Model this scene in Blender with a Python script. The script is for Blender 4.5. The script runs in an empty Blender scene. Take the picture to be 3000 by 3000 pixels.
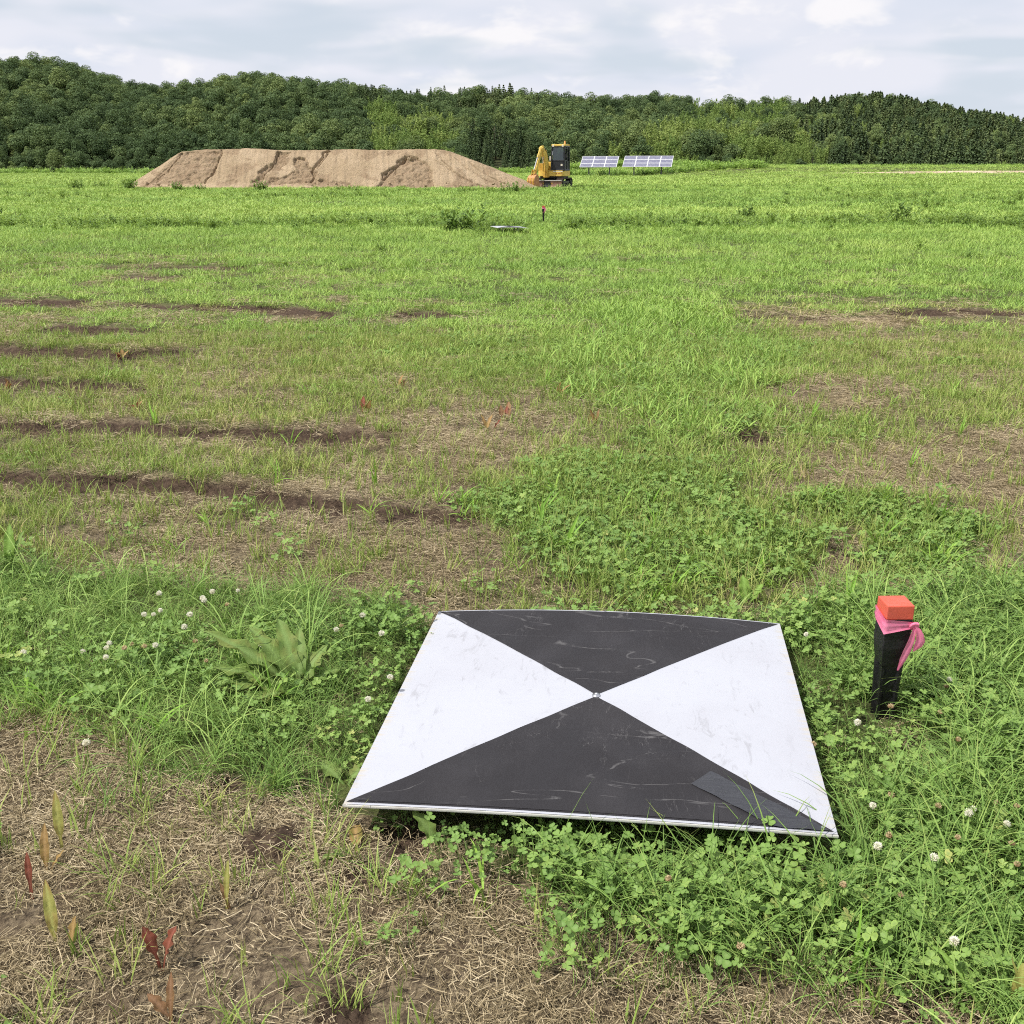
import bpy, bmesh, math, random
import numpy as np
from mathutils import Vector, Matrix, Euler

R = math.radians
random.seed(7)
rng = np.random.default_rng(11)
scene = bpy.context.scene
COL = scene.collection

# ------------------------------------------------------------------ camera
CAM_H = 1.2
PITCH = math.atan(1010 / 3000)
cam_d = bpy.data.cameras.new('camera')
cam_d.lens = 36.0
cam_d.sensor_width = 36.0
cam_d.sensor_fit = 'HORIZONTAL'
cam_d.clip_start = 0.05
cam_d.clip_end = 6000
cam = bpy.data.objects.new('camera', cam_d)
cam.location = (0, 0, CAM_H)
cam.rotation_euler = (math.pi / 2 - PITCH, 0, 0)
COL.objects.link(cam)
scene.camera = cam

# ------------------------------------------------------------------ light
SUN_EL, SUN_AZ = 57.0, -110.0         # azimuth measured from +Y (the view) towards +X
sun_dir = Vector((math.sin(R(SUN_AZ)) * math.cos(R(SUN_EL)), math.cos(R(SUN_AZ)) * math.cos(R(SUN_EL)), math.sin(R(SUN_EL))))
sun_d = bpy.data.lights.new('sun', 'SUN')
sun_d.energy = 5.0
sun_d.angle = R(0.7)
sun_d.color = (1.0, 0.95, 0.87)
sun = bpy.data.objects.new('sun', sun_d)
sun.rotation_euler = sun_dir.to_track_quat('Z', 'Y').to_euler()
sun.location = sun_dir * 50
COL.objects.link(sun)

scene.view_settings.view_transform = 'Standard'
scene.view_settings.look = 'None'
scene.view_settings.gamma = 1.0
scene.view_settings.use_curve_mapping = False
scene.view_settings.exposure = 0.0
scene.cycles.use_denoising = False
scene.cycles.filter_width = 1.1
scene.cycles.use_adaptive_sampling = True
scene.cycles.adaptive_threshold = 0.03
scene.cycles.adaptive_min_samples = 16
scene.cycles.debug_use_spatial_splits = True
scene.cycles.max_bounces = 5
scene.cycles.diffuse_bounces = 2
scene.cycles.glossy_bounces = 2
scene.cycles.transmission_bounces = 4
scene.cycles.transparent_max_bounces = 8

world = bpy.data.worlds.new('World')
scene.world = world
world.use_nodes = True
wn, wl = world.node_tree.nodes, world.node_tree.links
wn.clear()


def node(nt, typ, **kw):
    n = nt.nodes.new(typ)
    for k, v in kw.items():
        setattr(n, k, v)
    return n


def build_world():
    nt = world.node_tree
    out = node(nt, 'ShaderNodeOutputWorld')
    bg = node(nt, 'ShaderNodeBackground')
    bg.inputs['Strength'].default_value = 0.1
    sky = node(nt, 'ShaderNodeTexSky', sky_type='NISHITA')
    sky.sun_disc = False
    sky.sun_elevation = R(SUN_EL)
    sky.sun_rotation = R(SUN_AZ)
    sky.dust_density = 2.0
    tc = node(nt, 'ShaderNodeTexCoord')
    sep = node(nt, 'ShaderNodeSeparateXYZ')
    nt.links.new(tc.outputs['Generated'], sep.inputs[0])
    up = node(nt, 'ShaderNodeMath', operation='ABSOLUTE')
    nt.links.new(sep.outputs['Z'], up.inputs[0])
    upp = node(nt, 'ShaderNodeMath', operation='ADD')
    nt.links.new(up.outputs[0], upp.inputs[0])
    upp.inputs[1].default_value = 0.14
    dv = node(nt, 'ShaderNodeVectorMath', operation='DIVIDE')
    cb = node(nt, 'ShaderNodeCombineXYZ')
    for i_ in range(3):
        nt.links.new(upp.outputs[0], cb.inputs[i_])
    nt.links.new(tc.outputs['Generated'], dv.inputs[0])
    nt.links.new(cb.outputs[0], dv.inputs[1])
    layer_vec = dv.outputs[0]

    def cloud(scale, sx, sz, detail, lo, hi, off, vec=None):
        mp = node(nt, 'ShaderNodeMapping')
        mp.inputs['Scale'].default_value = (sx, sx, sz)
        mp.inputs['Location'].default_value = off
        nz = node(nt, 'ShaderNodeTexNoise')
        nz.inputs['Scale'].default_value = scale
        nz.inputs['Detail'].default_value = detail
        nz.inputs['Roughness'].default_value = 0.55
        nz.inputs['Distortion'].default_value = 0.25
        mr = node(nt, 'ShaderNodeMapRange', interpolation_type='SMOOTHSTEP')
        mr.inputs['From Min'].default_value = lo
        mr.inputs['From Max'].default_value = hi
        nt.links.new(vec if vec is not None else tc.outputs['Generated'], mp.inputs['Vector'])
        nt.links.new(mp.outputs['Vector'], nz.inputs['Vector'])
        nt.links.new(nz.outputs['Fac'], mr.inputs['Value'])
        return mr.outputs['Result']

    def mix(a, b, f):
        m = node(nt, 'ShaderNodeMix', data_type='RGBA')
        for s, v in ((m.inputs[6], a), (m.inputs[7], b)):
            if isinstance(v, tuple):
                s.default_value = v + (1,)
            else:
                nt.links.new(v, s)
        if isinstance(f, float):
            m.inputs[0].default_value = f
        else:
            nt.links.new(f, m.inputs[0])
        return m.outputs[2]

    gap = cloud(1.1, 1.0, 1.0, 3, 0.34, 0.54, (3.1, 0.4, 1.3), layer_vec)
    shade = cloud(7.0, 1.0, 3.4, 2, 0.42, 0.72, (0.7, 2.2, 0.1))
    puff = cloud(13.0, 1.0, 2.2, 4, 0.50, 0.68, (5.3, 1.9, 0.75))
    layer = mix((8.25, 8.4, 9.2), (7.35, 7.8, 8.85), shade)
    layer = mix(layer, (9.6, 9.45, 9.7), puff)
    hz = node(nt, 'ShaderNodeMapRange')
    nt.links.new(up.outputs[0], hz.inputs['Value'])
    hz.inputs['From Min'].default_value = 0.0
    hz.inputs['From Max'].default_value = 0.9
    hz.inputs['To Min'].default_value = 0.92
    hz.inputs['To Max'].default_value = 0.25
    thin = mix(sky.outputs['Color'], (7.1, 7.8, 8.8), hz.outputs['Result'])
    col = mix(thin, layer, gap)
    nt.links.new(col, bg.inputs['Color'])
    nt.links.new(bg.outputs['Background'], out.inputs['Surface'])


build_world()

# ------------------------------------------------------------------ maths helpers
SP, CP = math.sin(PITCH), math.cos(PITCH)


def ray(px, py):
    a, b = (px - 1500) / 3000, (py - 1500) / 3000
    return np.array([a, CP - b * SP, -SP - b * CP])


def G(px, py, z=0.0):
    """ground point for a place measured on the plan photograph"""
    d = ray(px, py)
    return d * ((CAM_H - z) / -d[2]) + np.array([0, 0, CAM_H])


def AT(px, py, y):
    """point at depth y"""
    d = ray(px, py)
    return d * (y / d[1]) + np.array([0, 0, CAM_H])


def plan(x, y, z=0.0):
    """bearing and nearness of a ground point, in the plan's units"""
    zc = y * CP + (CAM_H - z) * SP
    yc = (CAM_H - z) * CP - y * SP
    return 1500 + 3000 * x / zc, 1500 + 3000 * yc / zc


def hash2(ix, iy, seed):
    h = (ix.astype(np.int64) * 374761393 + iy.astype(np.int64) * 668265263 + seed * 1442695041) & 0xFFFFFFFF
    h = ((h ^ (h >> 13)) * 1274126177) & 0xFFFFFFFF
    h = ((h ^ (h >> 16)) * 2246822519) & 0xFFFFFFFF
    return ((h ^ (h >> 15)) & 0xFFFFFF) / float(0xFFFFFF)


def vnoise(x, y, seed=0):
    x = np.asarray(x, float)
    y = np.asarray(y, float)
    ix, iy = np.floor(x), np.floor(y)
    fx, fy = x - ix, y - iy
    fx = fx * fx * (3 - 2 * fx)
    fy = fy * fy * (3 - 2 * fy)
    a, b = hash2(ix, iy, seed), hash2(ix + 1, iy, seed)
    c, d = hash2(ix, iy + 1, seed), hash2(ix + 1, iy + 1, seed)
    return (a + (b - a) * fx) * (1 - fy) + (c + (d - c) * fx) * fy


def fbm(x, y, seed=0, octv=4, gain=0.5):
    s, a, t = 0.0, 1.0, 0.0
    for o in range(octv):
        s = s + a * vnoise(np.asarray(x) * 2 ** o + 17.3 * o, np.asarray(y) * 2 ** o - 9.1 * o, seed + o)
        t += a
        a *= gain
    return s / t


def sstep(a, b, v):
    t = np.clip((v - a) / (b - a), 0, 1)
    return t * t * (3 - 2 * t)


def in_poly(x, y, poly):
    inside = np.zeros(np.shape(x), bool)
    n = len(poly)
    for i in range(n):
        x1, y1 = poly[i]
        x2, y2 = poly[(i + 1) % n]
        c = ((y1 > y) != (y2 > y)) & (x < (x2 - x1) * (y - y1) / (y2 - y1 + 1e-12) + x1)
        inside ^= c
    return inside


def dist_line(x, y, pts):
    best = np.full(np.shape(x), 1e9)
    for (x1, y1), (x2, y2) in zip(pts[:-1], pts[1:]):
        dx, dy = x2 - x1, y2 - y1
        t = np.clip(((x - x1) * dx + (y - y1) * dy) / (dx * dx + dy * dy), 0, 1)
        best = np.minimum(best, np.hypot(x - x1 - t * dx, y - y1 - t * dy))
    return best


def gp(pts):
    return [tuple(G(*p)[:2]) for p in pts]


# ------------------------------------------------------------------ object helpers
def tag(o, label=None, cat=None, group=None, kind=None):
    if label:
        o['label'] = label
    if cat:
        o['category'] = cat
    if group:
        o['group'] = group
    if kind:
        o['kind'] = kind
    return o


def empty(name, loc=(0, 0, 0), rz=0.0):
    o = bpy.data.objects.new(name, None)
    o.empty_display_size = 0.1
    o.location = loc
    o.rotation_euler = (0, 0, rz)
    COL.objects.link(o)
    return o


def link_mesh(name, me, parent=None, loc=None):
    o = bpy.data.objects.new(name, me)
    COL.objects.link(o)
    if parent is not None:
        o.parent = parent
    if loc is not None:
        o.location = loc
    return o


class MB:
    """collects vertices, faces and per-vertex values for one mesh"""

    def __init__(self):
        self.v, self.f, self.att = [], [], {}

    def add(self, verts, faces, **att):
        b = len(self.v)
        self.v.extend([tuple(p) for p in verts])
        self.f.extend([tuple(i + b for i in f) for f in faces])
        for k, val in att.items():
            lst = self.att.setdefault(k, [])
            lst.extend([0.0] * (b - len(lst)))
            if np.ndim(val) == 0:
                lst.extend([float(val)] * len(verts))
            else:
                lst.extend([float(q) for q in val])
        return b

    def box(self, c, s, M=None):
        x, y, z = (q / 2 for q in s)
        vs = [Vector((i * x, j * y, k * z)) for i in (-1, 1) for j in (-1, 1) for k in (-1, 1)]
        vs = [(M @ p if M else p) + Vector(c) for p in vs]
        self.add(vs, [(0, 1, 3, 2), (4, 6, 7, 5), (0, 4, 5, 1), (2, 3, 7, 6), (0, 2, 6, 4), (1, 5, 7, 3)])

    def tube(self, pts, r, seg=8, caps=True):
        pts = [Vector(p) for p in pts]
        rs = r if hasattr(r, '__len__') else [r] * len(pts)
        b = len(self.v)
        rings = []
        for i, p in enumerate(pts):
            d = (pts[min(i + 1, len(pts) - 1)] - pts[max(i - 1, 0)]).normalized()
            u = d.orthogonal().normalized() if i == 0 else (u - d * u.dot(d)).normalized()
            w = d.cross(u)
            rings.append([p + (u * math.cos(2 * math.pi * k / seg) + w * math.sin(2 * math.pi * k / seg)) * rs[i] for k in range(seg)])
        vs = [q for ring in rings for q in ring]
        fs = []
        for i in range(len(pts) - 1):
            for k in range(seg):
                fs.append((i * seg + k, i * seg + (k + 1) % seg, (i + 1) * seg + (k + 1) % seg, (i + 1) * seg + k))
        if caps:
            fs.append(tuple(reversed(range(seg))))
            fs.append(tuple((len(pts) - 1) * seg + k for k in range(seg)))
        self.add(vs, fs)

    def prism(self, prof, y0, y1, M=None):
        """profile in x,z pushed from y0 to y1"""
        n = len(prof)
        vs = [Vector((p[0], y0, p[1])) for p in prof] + [Vector((p[0], y1, p[1])) for p in prof]
        if M:
            vs = [M @ p for p in vs]
        fs = [tuple(range(n)), tuple(reversed(range(n, 2 * n)))]
        for i in range(n):
            j = (i + 1) % n
            fs.append((j, i, n + i, n + j))
        self.add(vs, fs)

    def mesh(self, name, mat=None, smooth=False, bevel=0.0):
        me = bpy.data.meshes.new(name)
        me.from_pydata(self.v, [], self.f)
        for k, lst in self.att.items():
            a = me.attributes.new(k, 'FLOAT', 'POINT')
            a.data.foreach_set('value', np.array(lst + [0.0] * (len(self.v) - len(lst)), np.float32))
        bm = bmesh.new()
        bm.from_mesh(me)
        if bevel > 0:
            bmesh.ops.recalc_face_normals(bm, faces=bm.faces)
            es = [e for e in bm.edges if len(e.link_faces) == 2 and e.calc_face_angle(0) > 0.6]
            bmesh.ops.bevel(bm, geom=es, offset=bevel, segments=2, affect='EDGES', profile=0.6, clamp_overlap=True)
        if smooth:
            for f in bm.faces:
                f.smooth = True
        bm.to_mesh(me)
        bm.free()
        if mat:
            me.materials.append(mat)
        return me

    def build(self, name, mat, parent=None, smooth=False, bevel=0.0, loc=None):
        return link_mesh(name, self.mesh(name, mat, smooth, bevel), parent, loc)


# ------------------------------------------------------------------ materials
def new_mat(name):
    m = bpy.data.materials.new(name)
    m.use_nodes = True
    m.node_tree.nodes.clear()
    out = m.node_tree.nodes.new('ShaderNodeOutputMaterial')
    return m, m.node_tree, out


class N:
    """small node-tree writer"""

    def __init__(self, nt):
        self.nt = nt

    def put(self, sock, v):
        if isinstance(v, (int, float)):
            sock.default_value = v
        elif isinstance(v, tuple):
            sock.default_value = v + (1,) if len(v) == 3 and sock.type == 'RGBA' else v
        else:
            self.nt.links.new(v, sock)

    def attr(self, name, inst=False):
        n = node(self.nt, 'ShaderNodeAttribute', attribute_name=name)
        n.attribute_type = 'INSTANCER' if inst else 'GEOMETRY'
        return n.outputs['Fac']

    def noise(self, vec, scale, detail=4, rough=0.55, dist=0.0):
        n = node(self.nt, 'ShaderNodeTexNoise')
        self.put(n.inputs['Vector'], vec)
        n.inputs['Scale'].default_value = scale
        n.inputs['Detail'].default_value = detail
        n.inputs['Roughness'].default_value = rough
        n.inputs['Distortion'].default_value = dist
        return n.outputs['Fac']

    def pos(self):
        return node(self.nt, 'ShaderNodeNewGeometry').outputs['Position']

    def obj(self):
        return node(self.nt, 'ShaderNodeTexCoord').outputs['Object']

    def rnd_obj(self):
        return node(self.nt, 'ShaderNodeObjectInfo').outputs['Random']

    def mapping(self, vec, scale=(1, 1, 1), rot=(0, 0, 0)):
        n = node(self.nt, 'ShaderNodeMapping')
        self.put(n.inputs['Vector'], vec)
        n.inputs['Scale'].default_value = scale
        n.inputs['Rotation'].default_value = rot
        return n.outputs['Vector']

    def rng(self, v, a, b, c=0.0, d=1.0, smooth=True):
        n = node(self.nt, 'ShaderNodeMapRange')
        if smooth:
            n.interpolation_type = 'SMOOTHSTEP'
        self.put(n.inputs['Value'], v)
        n.inputs['From Min'].default_value = a
        n.inputs['From Max'].default_value = b
        n.inputs['To Min'].default_value = c
        n.inputs['To Max'].default_value = d
        return n.outputs['Result']

    def mix(self, a, b, f):
        m = node(self.nt, 'ShaderNodeMix', data_type='RGBA')
        self.put(m.inputs[6], a)
        self.put(m.inputs[7], b)
        self.put(m.inputs[0], f)
        return m.outputs[2]

    def math(self, op, a, b=0.0):
        m = node(self.nt, 'ShaderNodeMath', operation=op)
        self.put(m.inputs[0], a)
        self.put(m.inputs[1], b)
        return m.outputs[0]

    def ramp(self, v, stops):
        n = node(self.nt, 'ShaderNodeValToRGB')
        self.put(n.inputs['Fac'], v)
        e = n.color_ramp.elements
        while len(e) < len(stops):
            e.new(0.5)
        for i, (p, c) in enumerate(stops):
            e[i].position = p
            e[i].color = c + (1,)
        return n.outputs['Color']

    def bsdf(self, col, rough=0.7, spec=0.3, metal=0.0, normal=None):
        p = node(self.nt, 'ShaderNodeBsdfPrincipled')
        self.put(p.inputs['Base Color'], col)
        self.put(p.inputs['Roughness'], rough)
        p.inputs['Specular IOR Level'].default_value = spec
        p.inputs['Metallic'].default_value = metal
        if normal is not None:
            self.nt.links.new(normal, p.inputs['Normal'])
        return p.outputs['BSDF']

    def bump(self, h, strength=0.5, dist=0.01):
        b = node(self.nt, 'ShaderNodeBump')
        b.inputs['Strength'].default_value = strength
        b.inputs['Distance'].default_value = dist
        self.nt.links.new(h, b.inputs['Height'])
        return b.outputs['Normal']

    def mixsh(self, a, b, f):
        m = node(self.nt, 'ShaderNodeMixShader')
        self.put(m.inputs[0], f)
        self.nt.links.new(a, m.inputs[1])
        self.nt.links.new(b, m.inputs[2])
        return m.outputs[0]


def leaf_mat(name, stops, trans=0.35, rough=0.5, spec=0.16, amount=0.45, tip=None, vein=None, k=1.0):
    """blades and leaves: colour from the clump's tint and the blade's own random value"""
    stops = [(p, tuple(min(0.8, q * k) for q in c)) for p, c in stops]
    m, nt, out = new_mat(name)
    n = N(nt)
    t = n.attr('tint', True)
    r = n.attr('rnd')
    f = n.math('ADD', n.math('MULTIPLY', t, 1 - amount), n.math('MULTIPLY', r, amount))
    col = n.ramp(f, stops)
    if tip:
        col = n.mix(col, tip, n.math('MULTIPLY', n.rng(n.attr('hgt'), 0.55, 1.0), n.rng(r, 0.4, 1.0)))
    if vein:
        col = n.mix(col, vein, n.attr('mid'))
    s = n.bsdf(col, rough, spec)
    tr = node(nt, 'ShaderNodeBsdfTranslucent')
    n.put(tr.inputs['Color'], n.mix(col, (0.42, 0.5, 0.06), 0.22))
    nt.links.new(n.mixsh(s, tr.outputs[0], trans), out.inputs['Surface'])
    return m


def paint(name, col, rough=0.45, spec=0.4, dirt=(0.16, 0.12, 0.08), amount=0.35, scale=6.0, bump=0.0, metal=0.0):
    m, nt, out = new_mat(name)
    n = N(nt)
    o = n.obj()
    d = n.rng(n.noise(o, scale, 6, 0.65), 0.48, 0.72, 0.0, amount)
    c = n.mix(col, dirt, d)
    c = n.mix(c, tuple(q * 0.75 for q in col), n.rng(n.noise(o, scale * 0.4, 3), 0.4, 0.7, 0, 0.5))
    rr = n.rng(n.noise(o, scale * 2, 4), 0.3, 0.7, rough * 0.8, min(1, rough * 1.3))
    nm = n.bump(n.noise(o, scale * 5, 5), bump, 0.02) if bump else None
    nt.links.new(n.bsdf(c, rr, spec, metal, nm), out.inputs['Surface'])
    return m


M = {}
M['fine_grass'] = leaf_mat('fine_grass', [(0.0, (0.062, 0.118, 0.028)), (0.5, (0.125, 0.205, 0.048)), (1.0, (0.24, 0.32, 0.09))], 0.18, tip=(0.30, 0.34, 0.10), k=1.65)
M['broad_grass'] = leaf_mat('broad_grass', [(0.0, (0.10, 0.20, 0.03)), (0.5, (0.165, 0.30, 0.045)), (1.0, (0.25, 0.37, 0.07))], 0.3, k=1.6)
M['clover'] = leaf_mat('clover', [(0.0, (0.066, 0.132, 0.03)), (0.5, (0.125, 0.212, 0.046)), (0.9, (0.205, 0.29, 0.07)), (1.0, (0.38, 0.35, 0.12))], 0.16, vein=(0.21, 0.31, 0.1), k=1.45)
M['mown_grass'] = leaf_mat('mown_grass', [(0.0, (0.085, 0.145, 0.03)), (0.4, (0.16, 0.225, 0.05)), (0.72, (0.25, 0.28, 0.085)), (1.0, (0.36, 0.29, 0.15))], 0.2, tip=(0.42, 0.36, 0.17), k=1.65)
M['field_grass'] = leaf_mat('field_grass', [(0.0, (0.085, 0.155, 0.034)), (0.5, (0.17, 0.262, 0.056)), (1.0, (0.275, 0.345, 0.09))], 0.2, k=1.75)
M['straw'] = leaf_mat('straw', [(0.0, (0.075, 0.056, 0.034)), (0.3, (0.22, 0.172, 0.10)), (0.6, (0.42, 0.34, 0.21)), (1.0, (0.68, 0.58, 0.40))], 0.15, 0.8, 0.08, amount=0.75)
M['weeds'] = leaf_mat('weeds', [(0.0, (0.07, 0.12, 0.03)), (0.5, (0.13, 0.20, 0.045)), (1.0, (0.22, 0.30, 0.07))], 0.35, k=1.7)
M['dock_leaf'] = leaf_mat('dock_leaf', [(0.0, (0.09, 0.18, 0.035)), (1.0, (0.16, 0.27, 0.06))], 0.35, 0.4, 0.45, vein=(0.33, 0.40, 0.15))
M['broadleaf'] = leaf_mat('broadleaf', [(0.0, (0.030, 0.052, 0.023)), (0.5, (0.066, 0.100, 0.040)), (1.0, (0.145, 0.18, 0.06))], 0.12, 0.6, 0.12, amount=0.4, k=1.7)
M['bamboo'] = leaf_mat('bamboo', [(0.0, (0.08, 0.135, 0.035)), (0.5, (0.145, 0.205, 0.055)), (1.0, (0.24, 0.29, 0.085))], 0.2, 0.6, 0.12, amount=0.4, k=1.5)
M['conifer'] = leaf_mat('conifer', [(0.0, (0.024, 0.042, 0.02)), (0.5, (0.05, 0.074, 0.03)), (1.0, (0.10, 0.12, 0.046))], 0.12, 0.65, 0.2, amount=0.45, k=1.9)


def simple_leaf(name, col, edge=None, trans=0.3):
    m, nt, out = new_mat(name)
    n = N(nt)
    o = n.obj()
    c = n.mix(col, edge or tuple(q * 0.7 for q in col), n.rng(n.noise(o, 22, 4), 0.4, 0.68))
    c = n.mix(c, tuple(q * 0.45 for q in col), n.rng(n.noise(o, 90, 3), 0.60, 0.72, 0, 0.6))
    c = n.mix(c, tuple(min(1, q * 1.25 + 0.03) for q in col), n.attr('mid'))
    s = n.bsdf(c, 0.55, 0.18, normal=n.bump(n.noise(o, 70, 4), 0.5, 0.004))
    tr = node(nt, 'ShaderNodeBsdfTranslucent')
    n.put(tr.inputs['Color'], c)
    nt.links.new(n.mixsh(s, tr.outputs[0], trans), out.inputs['Surface'])
    return m


M['leaf_green'] = simple_leaf('leaf_green', (0.17, 0.26, 0.065), (0.24, 0.28, 0.08))
M['leaf_yellow'] = simple_leaf('leaf_yellow', (0.34, 0.34, 0.09), (0.36, 0.22, 0.08))
M['leaf_tan'] = simple_leaf('leaf_tan', (0.36, 0.23, 0.09), (0.22, 0.19, 0.05))
M['leaf_red'] = simple_leaf('leaf_red', (0.25, 0.075, 0.045), (0.17, 0.075, 0.045))
M['leaf_brown'] = simple_leaf('leaf_brown', (0.27, 0.15, 0.075), (0.30, 0.20, 0.085))
M['leaf_bright'] = simple_leaf('leaf_bright', (0.20, 0.33, 0.06), (0.16, 0.26, 0.05))
M['petal'] = simple_leaf('petal', (0.92, 0.90, 0.78), (0.85, 0.80, 0.62), 0.35)
M['petal_old'] = simple_leaf('petal_old', (0.62, 0.50, 0.30), (0.42, 0.28, 0.15), 0.25)
M['bark'] = paint('bark', (0.10, 0.08, 0.06), 0.9, 0.1, amount=0.5, scale=3)

# ------------------------------------------------------------------ the lie of the land
RUTS = [  # line on the plan, half width in metres, strength
    ([(-300, 1405), (0, 1418), (300, 1424), (600, 1448), (800, 1470), (1000, 1490)], 0.10, 1.0),
    ([(950, 1490), (1150, 1510), (1370, 1520)], 0.075, 0.7),
    ([(-300, 1240), (0, 1250), (400, 1262), (700, 1275), (980, 1290)], 0.12, 0.95),
    ([(980, 1290), (1150, 1296)], 0.08, 0.55),
    ([(-300, 1110), (0, 1116), (200, 1122), (360, 1136)], 0.10, 0.9),
    ([(-300, 1020), (0, 1030), (200, 1036), (330, 1050)], 0.17, 0.9),
    ([(430, 1040), (560, 1040)], 0.10, 0.8),
    ([(-300, 885), (0, 890), (220, 894)], 0.17, 0.9),
    ([(420, 900), (620, 905), (800, 912), (930, 930)], 0.17, 0.95),
    ([(180, 965), (450, 978)], 0.10, 0.7),
    ([(1180, 922), (1280, 922)], 0.12, 0.8),
    ([(2200, 920), (2450, 928)], 0.14, 0.55),
    ([(2650, 914), (2800, 912), (2960, 914)], 0.14, 0.9),
    ([(330, 785), (560, 785)], 0.16, 0.6), ([(380, 815), (520, 812)], 0.15, 0.6), ([(620, 787), (700, 788)], 0.16, 0.6),
    ([(100, 778), (150, 778)], 0.15, 0.6),
    ([(720, 1150), (900, 1148)], 0.07, 0.6),
    ([(2160, 1285), (2240, 1305)], 0.09, 0.95),
]
RUTS = [(gp(p), w * 1.1, s) for p, w, s in RUTS]
SOIL = [(G(790, 2470), 0.045, 0.012), (G(1050, 2570), 0.03, 0.008), (G(650, 2290), 0.03, 0.0), (G(2680, 2990), 0.03, 0.0),
        (G(1000, 2970), 0.025, 0.01), (G(1190, 2450), 0.05, 0.0)]


def rut_fields(x, y):
    mud = np.zeros(np.shape(x))
    dz = np.zeros(np.shape(x))
    wob = (fbm(x * 3.1, y * 3.1, 40, 3) - 0.5) * 0.09
    for pts, w, s in RUTS:
        xs, ys = [p[0] for p in pts], [p[1] for p in pts]
        near = (x > min(xs) - 1) & (x < max(xs) + 1) & (y > min(ys) - 1) & (y < max(ys) + 1)
        if not near.any():
            continue
        d = np.full(np.shape(x), 9.0)
        d[near] = np.abs(dist_line(x[near], y[near], pts) + wob[near])
        brk = 0.72 + 0.28 * sstep(0.32, 0.55, fbm(x * 1.3, y * 4, 61, 3))
        m = np.exp(-(d / w) ** 2) * s * brk
        mud = np.maximum(mud, m)
        dz += -0.05 * m * (w / 0.1) ** 0.5 + 0.02 * s * np.exp(-((d - 1.5 * w) / (0.5 * w)) ** 2)
    for c, w, h in SOIL:
        d = np.hypot(x - c[0], y - c[1]) + wob * 0.5
        m = np.exp(-(d / w) ** 2)
        mud = np.maximum(mud, m * 0.9)
        dz += h * m
    return np.clip(mud * 1.6, 0, 1), dz


def relief(x, y):
    """height of the field"""
    x = np.asarray(x, float)
    y = np.asarray(y, float)
    r = np.hypot(x, y)
    z = (fbm(x * 0.35, y * 0.35, 3, 3) - 0.5) * 0.07 * sstep(2.5, 6, r)
    z = z + (fbm(x * 2.2, y * 2.2, 5, 3) - 0.5) * 0.035 * (1 - sstep(12, 25, r))
    z = z + (fbm(x * 14, y * 14, 6, 3) - 0.5) * 0.018 * (1 - sstep(5, 10, r))
    mud, dz = rut_fields(x, y)
    z = z + dz + mud * (fbm(x * 17, y * 17, 9, 5, 0.7) - 0.5) * 0.12 * (1 - sstep(14, 30, r))
    # a low causeway and bank on the right, far off
    edge = sstep(14, 34, x + (y - 140) * 0.2)
    z = z + edge * (0.45 * sstep(95, 122, y) + 0.75 * sstep(134, 147, y))
    z = z - 0.02 * np.exp(-(((x - 0.19) / 0.45) ** 2 + ((y - 2.0) / 0.45) ** 2) ** 2)
    return z


GREEN_ROWS = [540, 560, 650, 750, 850, 950, 1050, 1150, 1250, 1350, 1450, 1550, 1650, 1720]
GREEN_COLS = [0, 500, 1000, 1500, 2000, 2500, 3000]
GREEN = np.array([
    [.95, 1, 1, 1, 1, 1, 1],
    [1, 1, 1, 1, 1, 1, 1],
    [1, 1, 1, 1, 1, 1, 1],
    [.92, .85, .92, 1, 1, 1, .97],
    [.9, .9, .9, 1, 1, .97, .93],
    [.66, .74, .85, .95, .88, .55, .72],
    [.58, .66, .76, .85, 1, .72, .6],
    [.55, .62, .62, .68, .97, .36, .6],
    [.46, .52, .52, .40, .95, .80, .36],
    [.68, .82, .74, .42, .97, .48, .24],
    [.50, .58, .62, .80, .97, .36, .26],
    [.54, .58, .50, .72, .95, .40, .45],
    [.44, .46, .34, .5, .8, .55, .68],
    [.44, .42, .30, .35, .55, .55, .78],
])


def greenness(x, y):
    px, py = plan(x, y)
    u = np.clip(px / 500, 0, 5.999)
    i = np.floor(u).astype(int)
    fu = u - i
    v = np.interp(py, GREEN_ROWS, np.arange(len(GREEN_ROWS)))
    v = np.clip(v, 0, len(GREEN_ROWS) - 1.001)
    j = np.floor(v).astype(int)
    fv = v - j
    g = (GREEN[j, i] * (1 - fu) + GREEN[j, i + 1] * fu) * (1 - fv) + (GREEN[j + 1, i] * (1 - fu) + GREEN[j + 1, i + 1] * fu) * fv
    return g


BAND = gp([(-900, 1640), (0, 1665), (400, 1705), (900, 1750), (1230, 1800), (1300, 1830), (2290, 1850), (2330, 1820), (2480, 1770),
           (2800, 1750), (3100, 1690), (3900, 1640), (4000, 3000), (3100, 2950), (2500, 2860), (2000, 2790), (1700, 2690), (1360, 2600),
           (1150, 2520), (1040, 2420), (960, 2340), (700, 2290), (450, 2250), (250, 2140), (0, 2095), (-900, 2060)])
PATCHES = [gp(p) for p in (
    [(1430, 1520), (1440, 1400), (1560, 1330), (1800, 1330), (2100, 1400), (2220, 1500), (2330, 1640), (2150, 1730), (1850, 1770), (1600, 1700)],
    [(2440, 1480), (2600, 1460), (2800, 1560), (2860, 1680), (2600, 1700), (2480, 1620)],
)]


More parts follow.
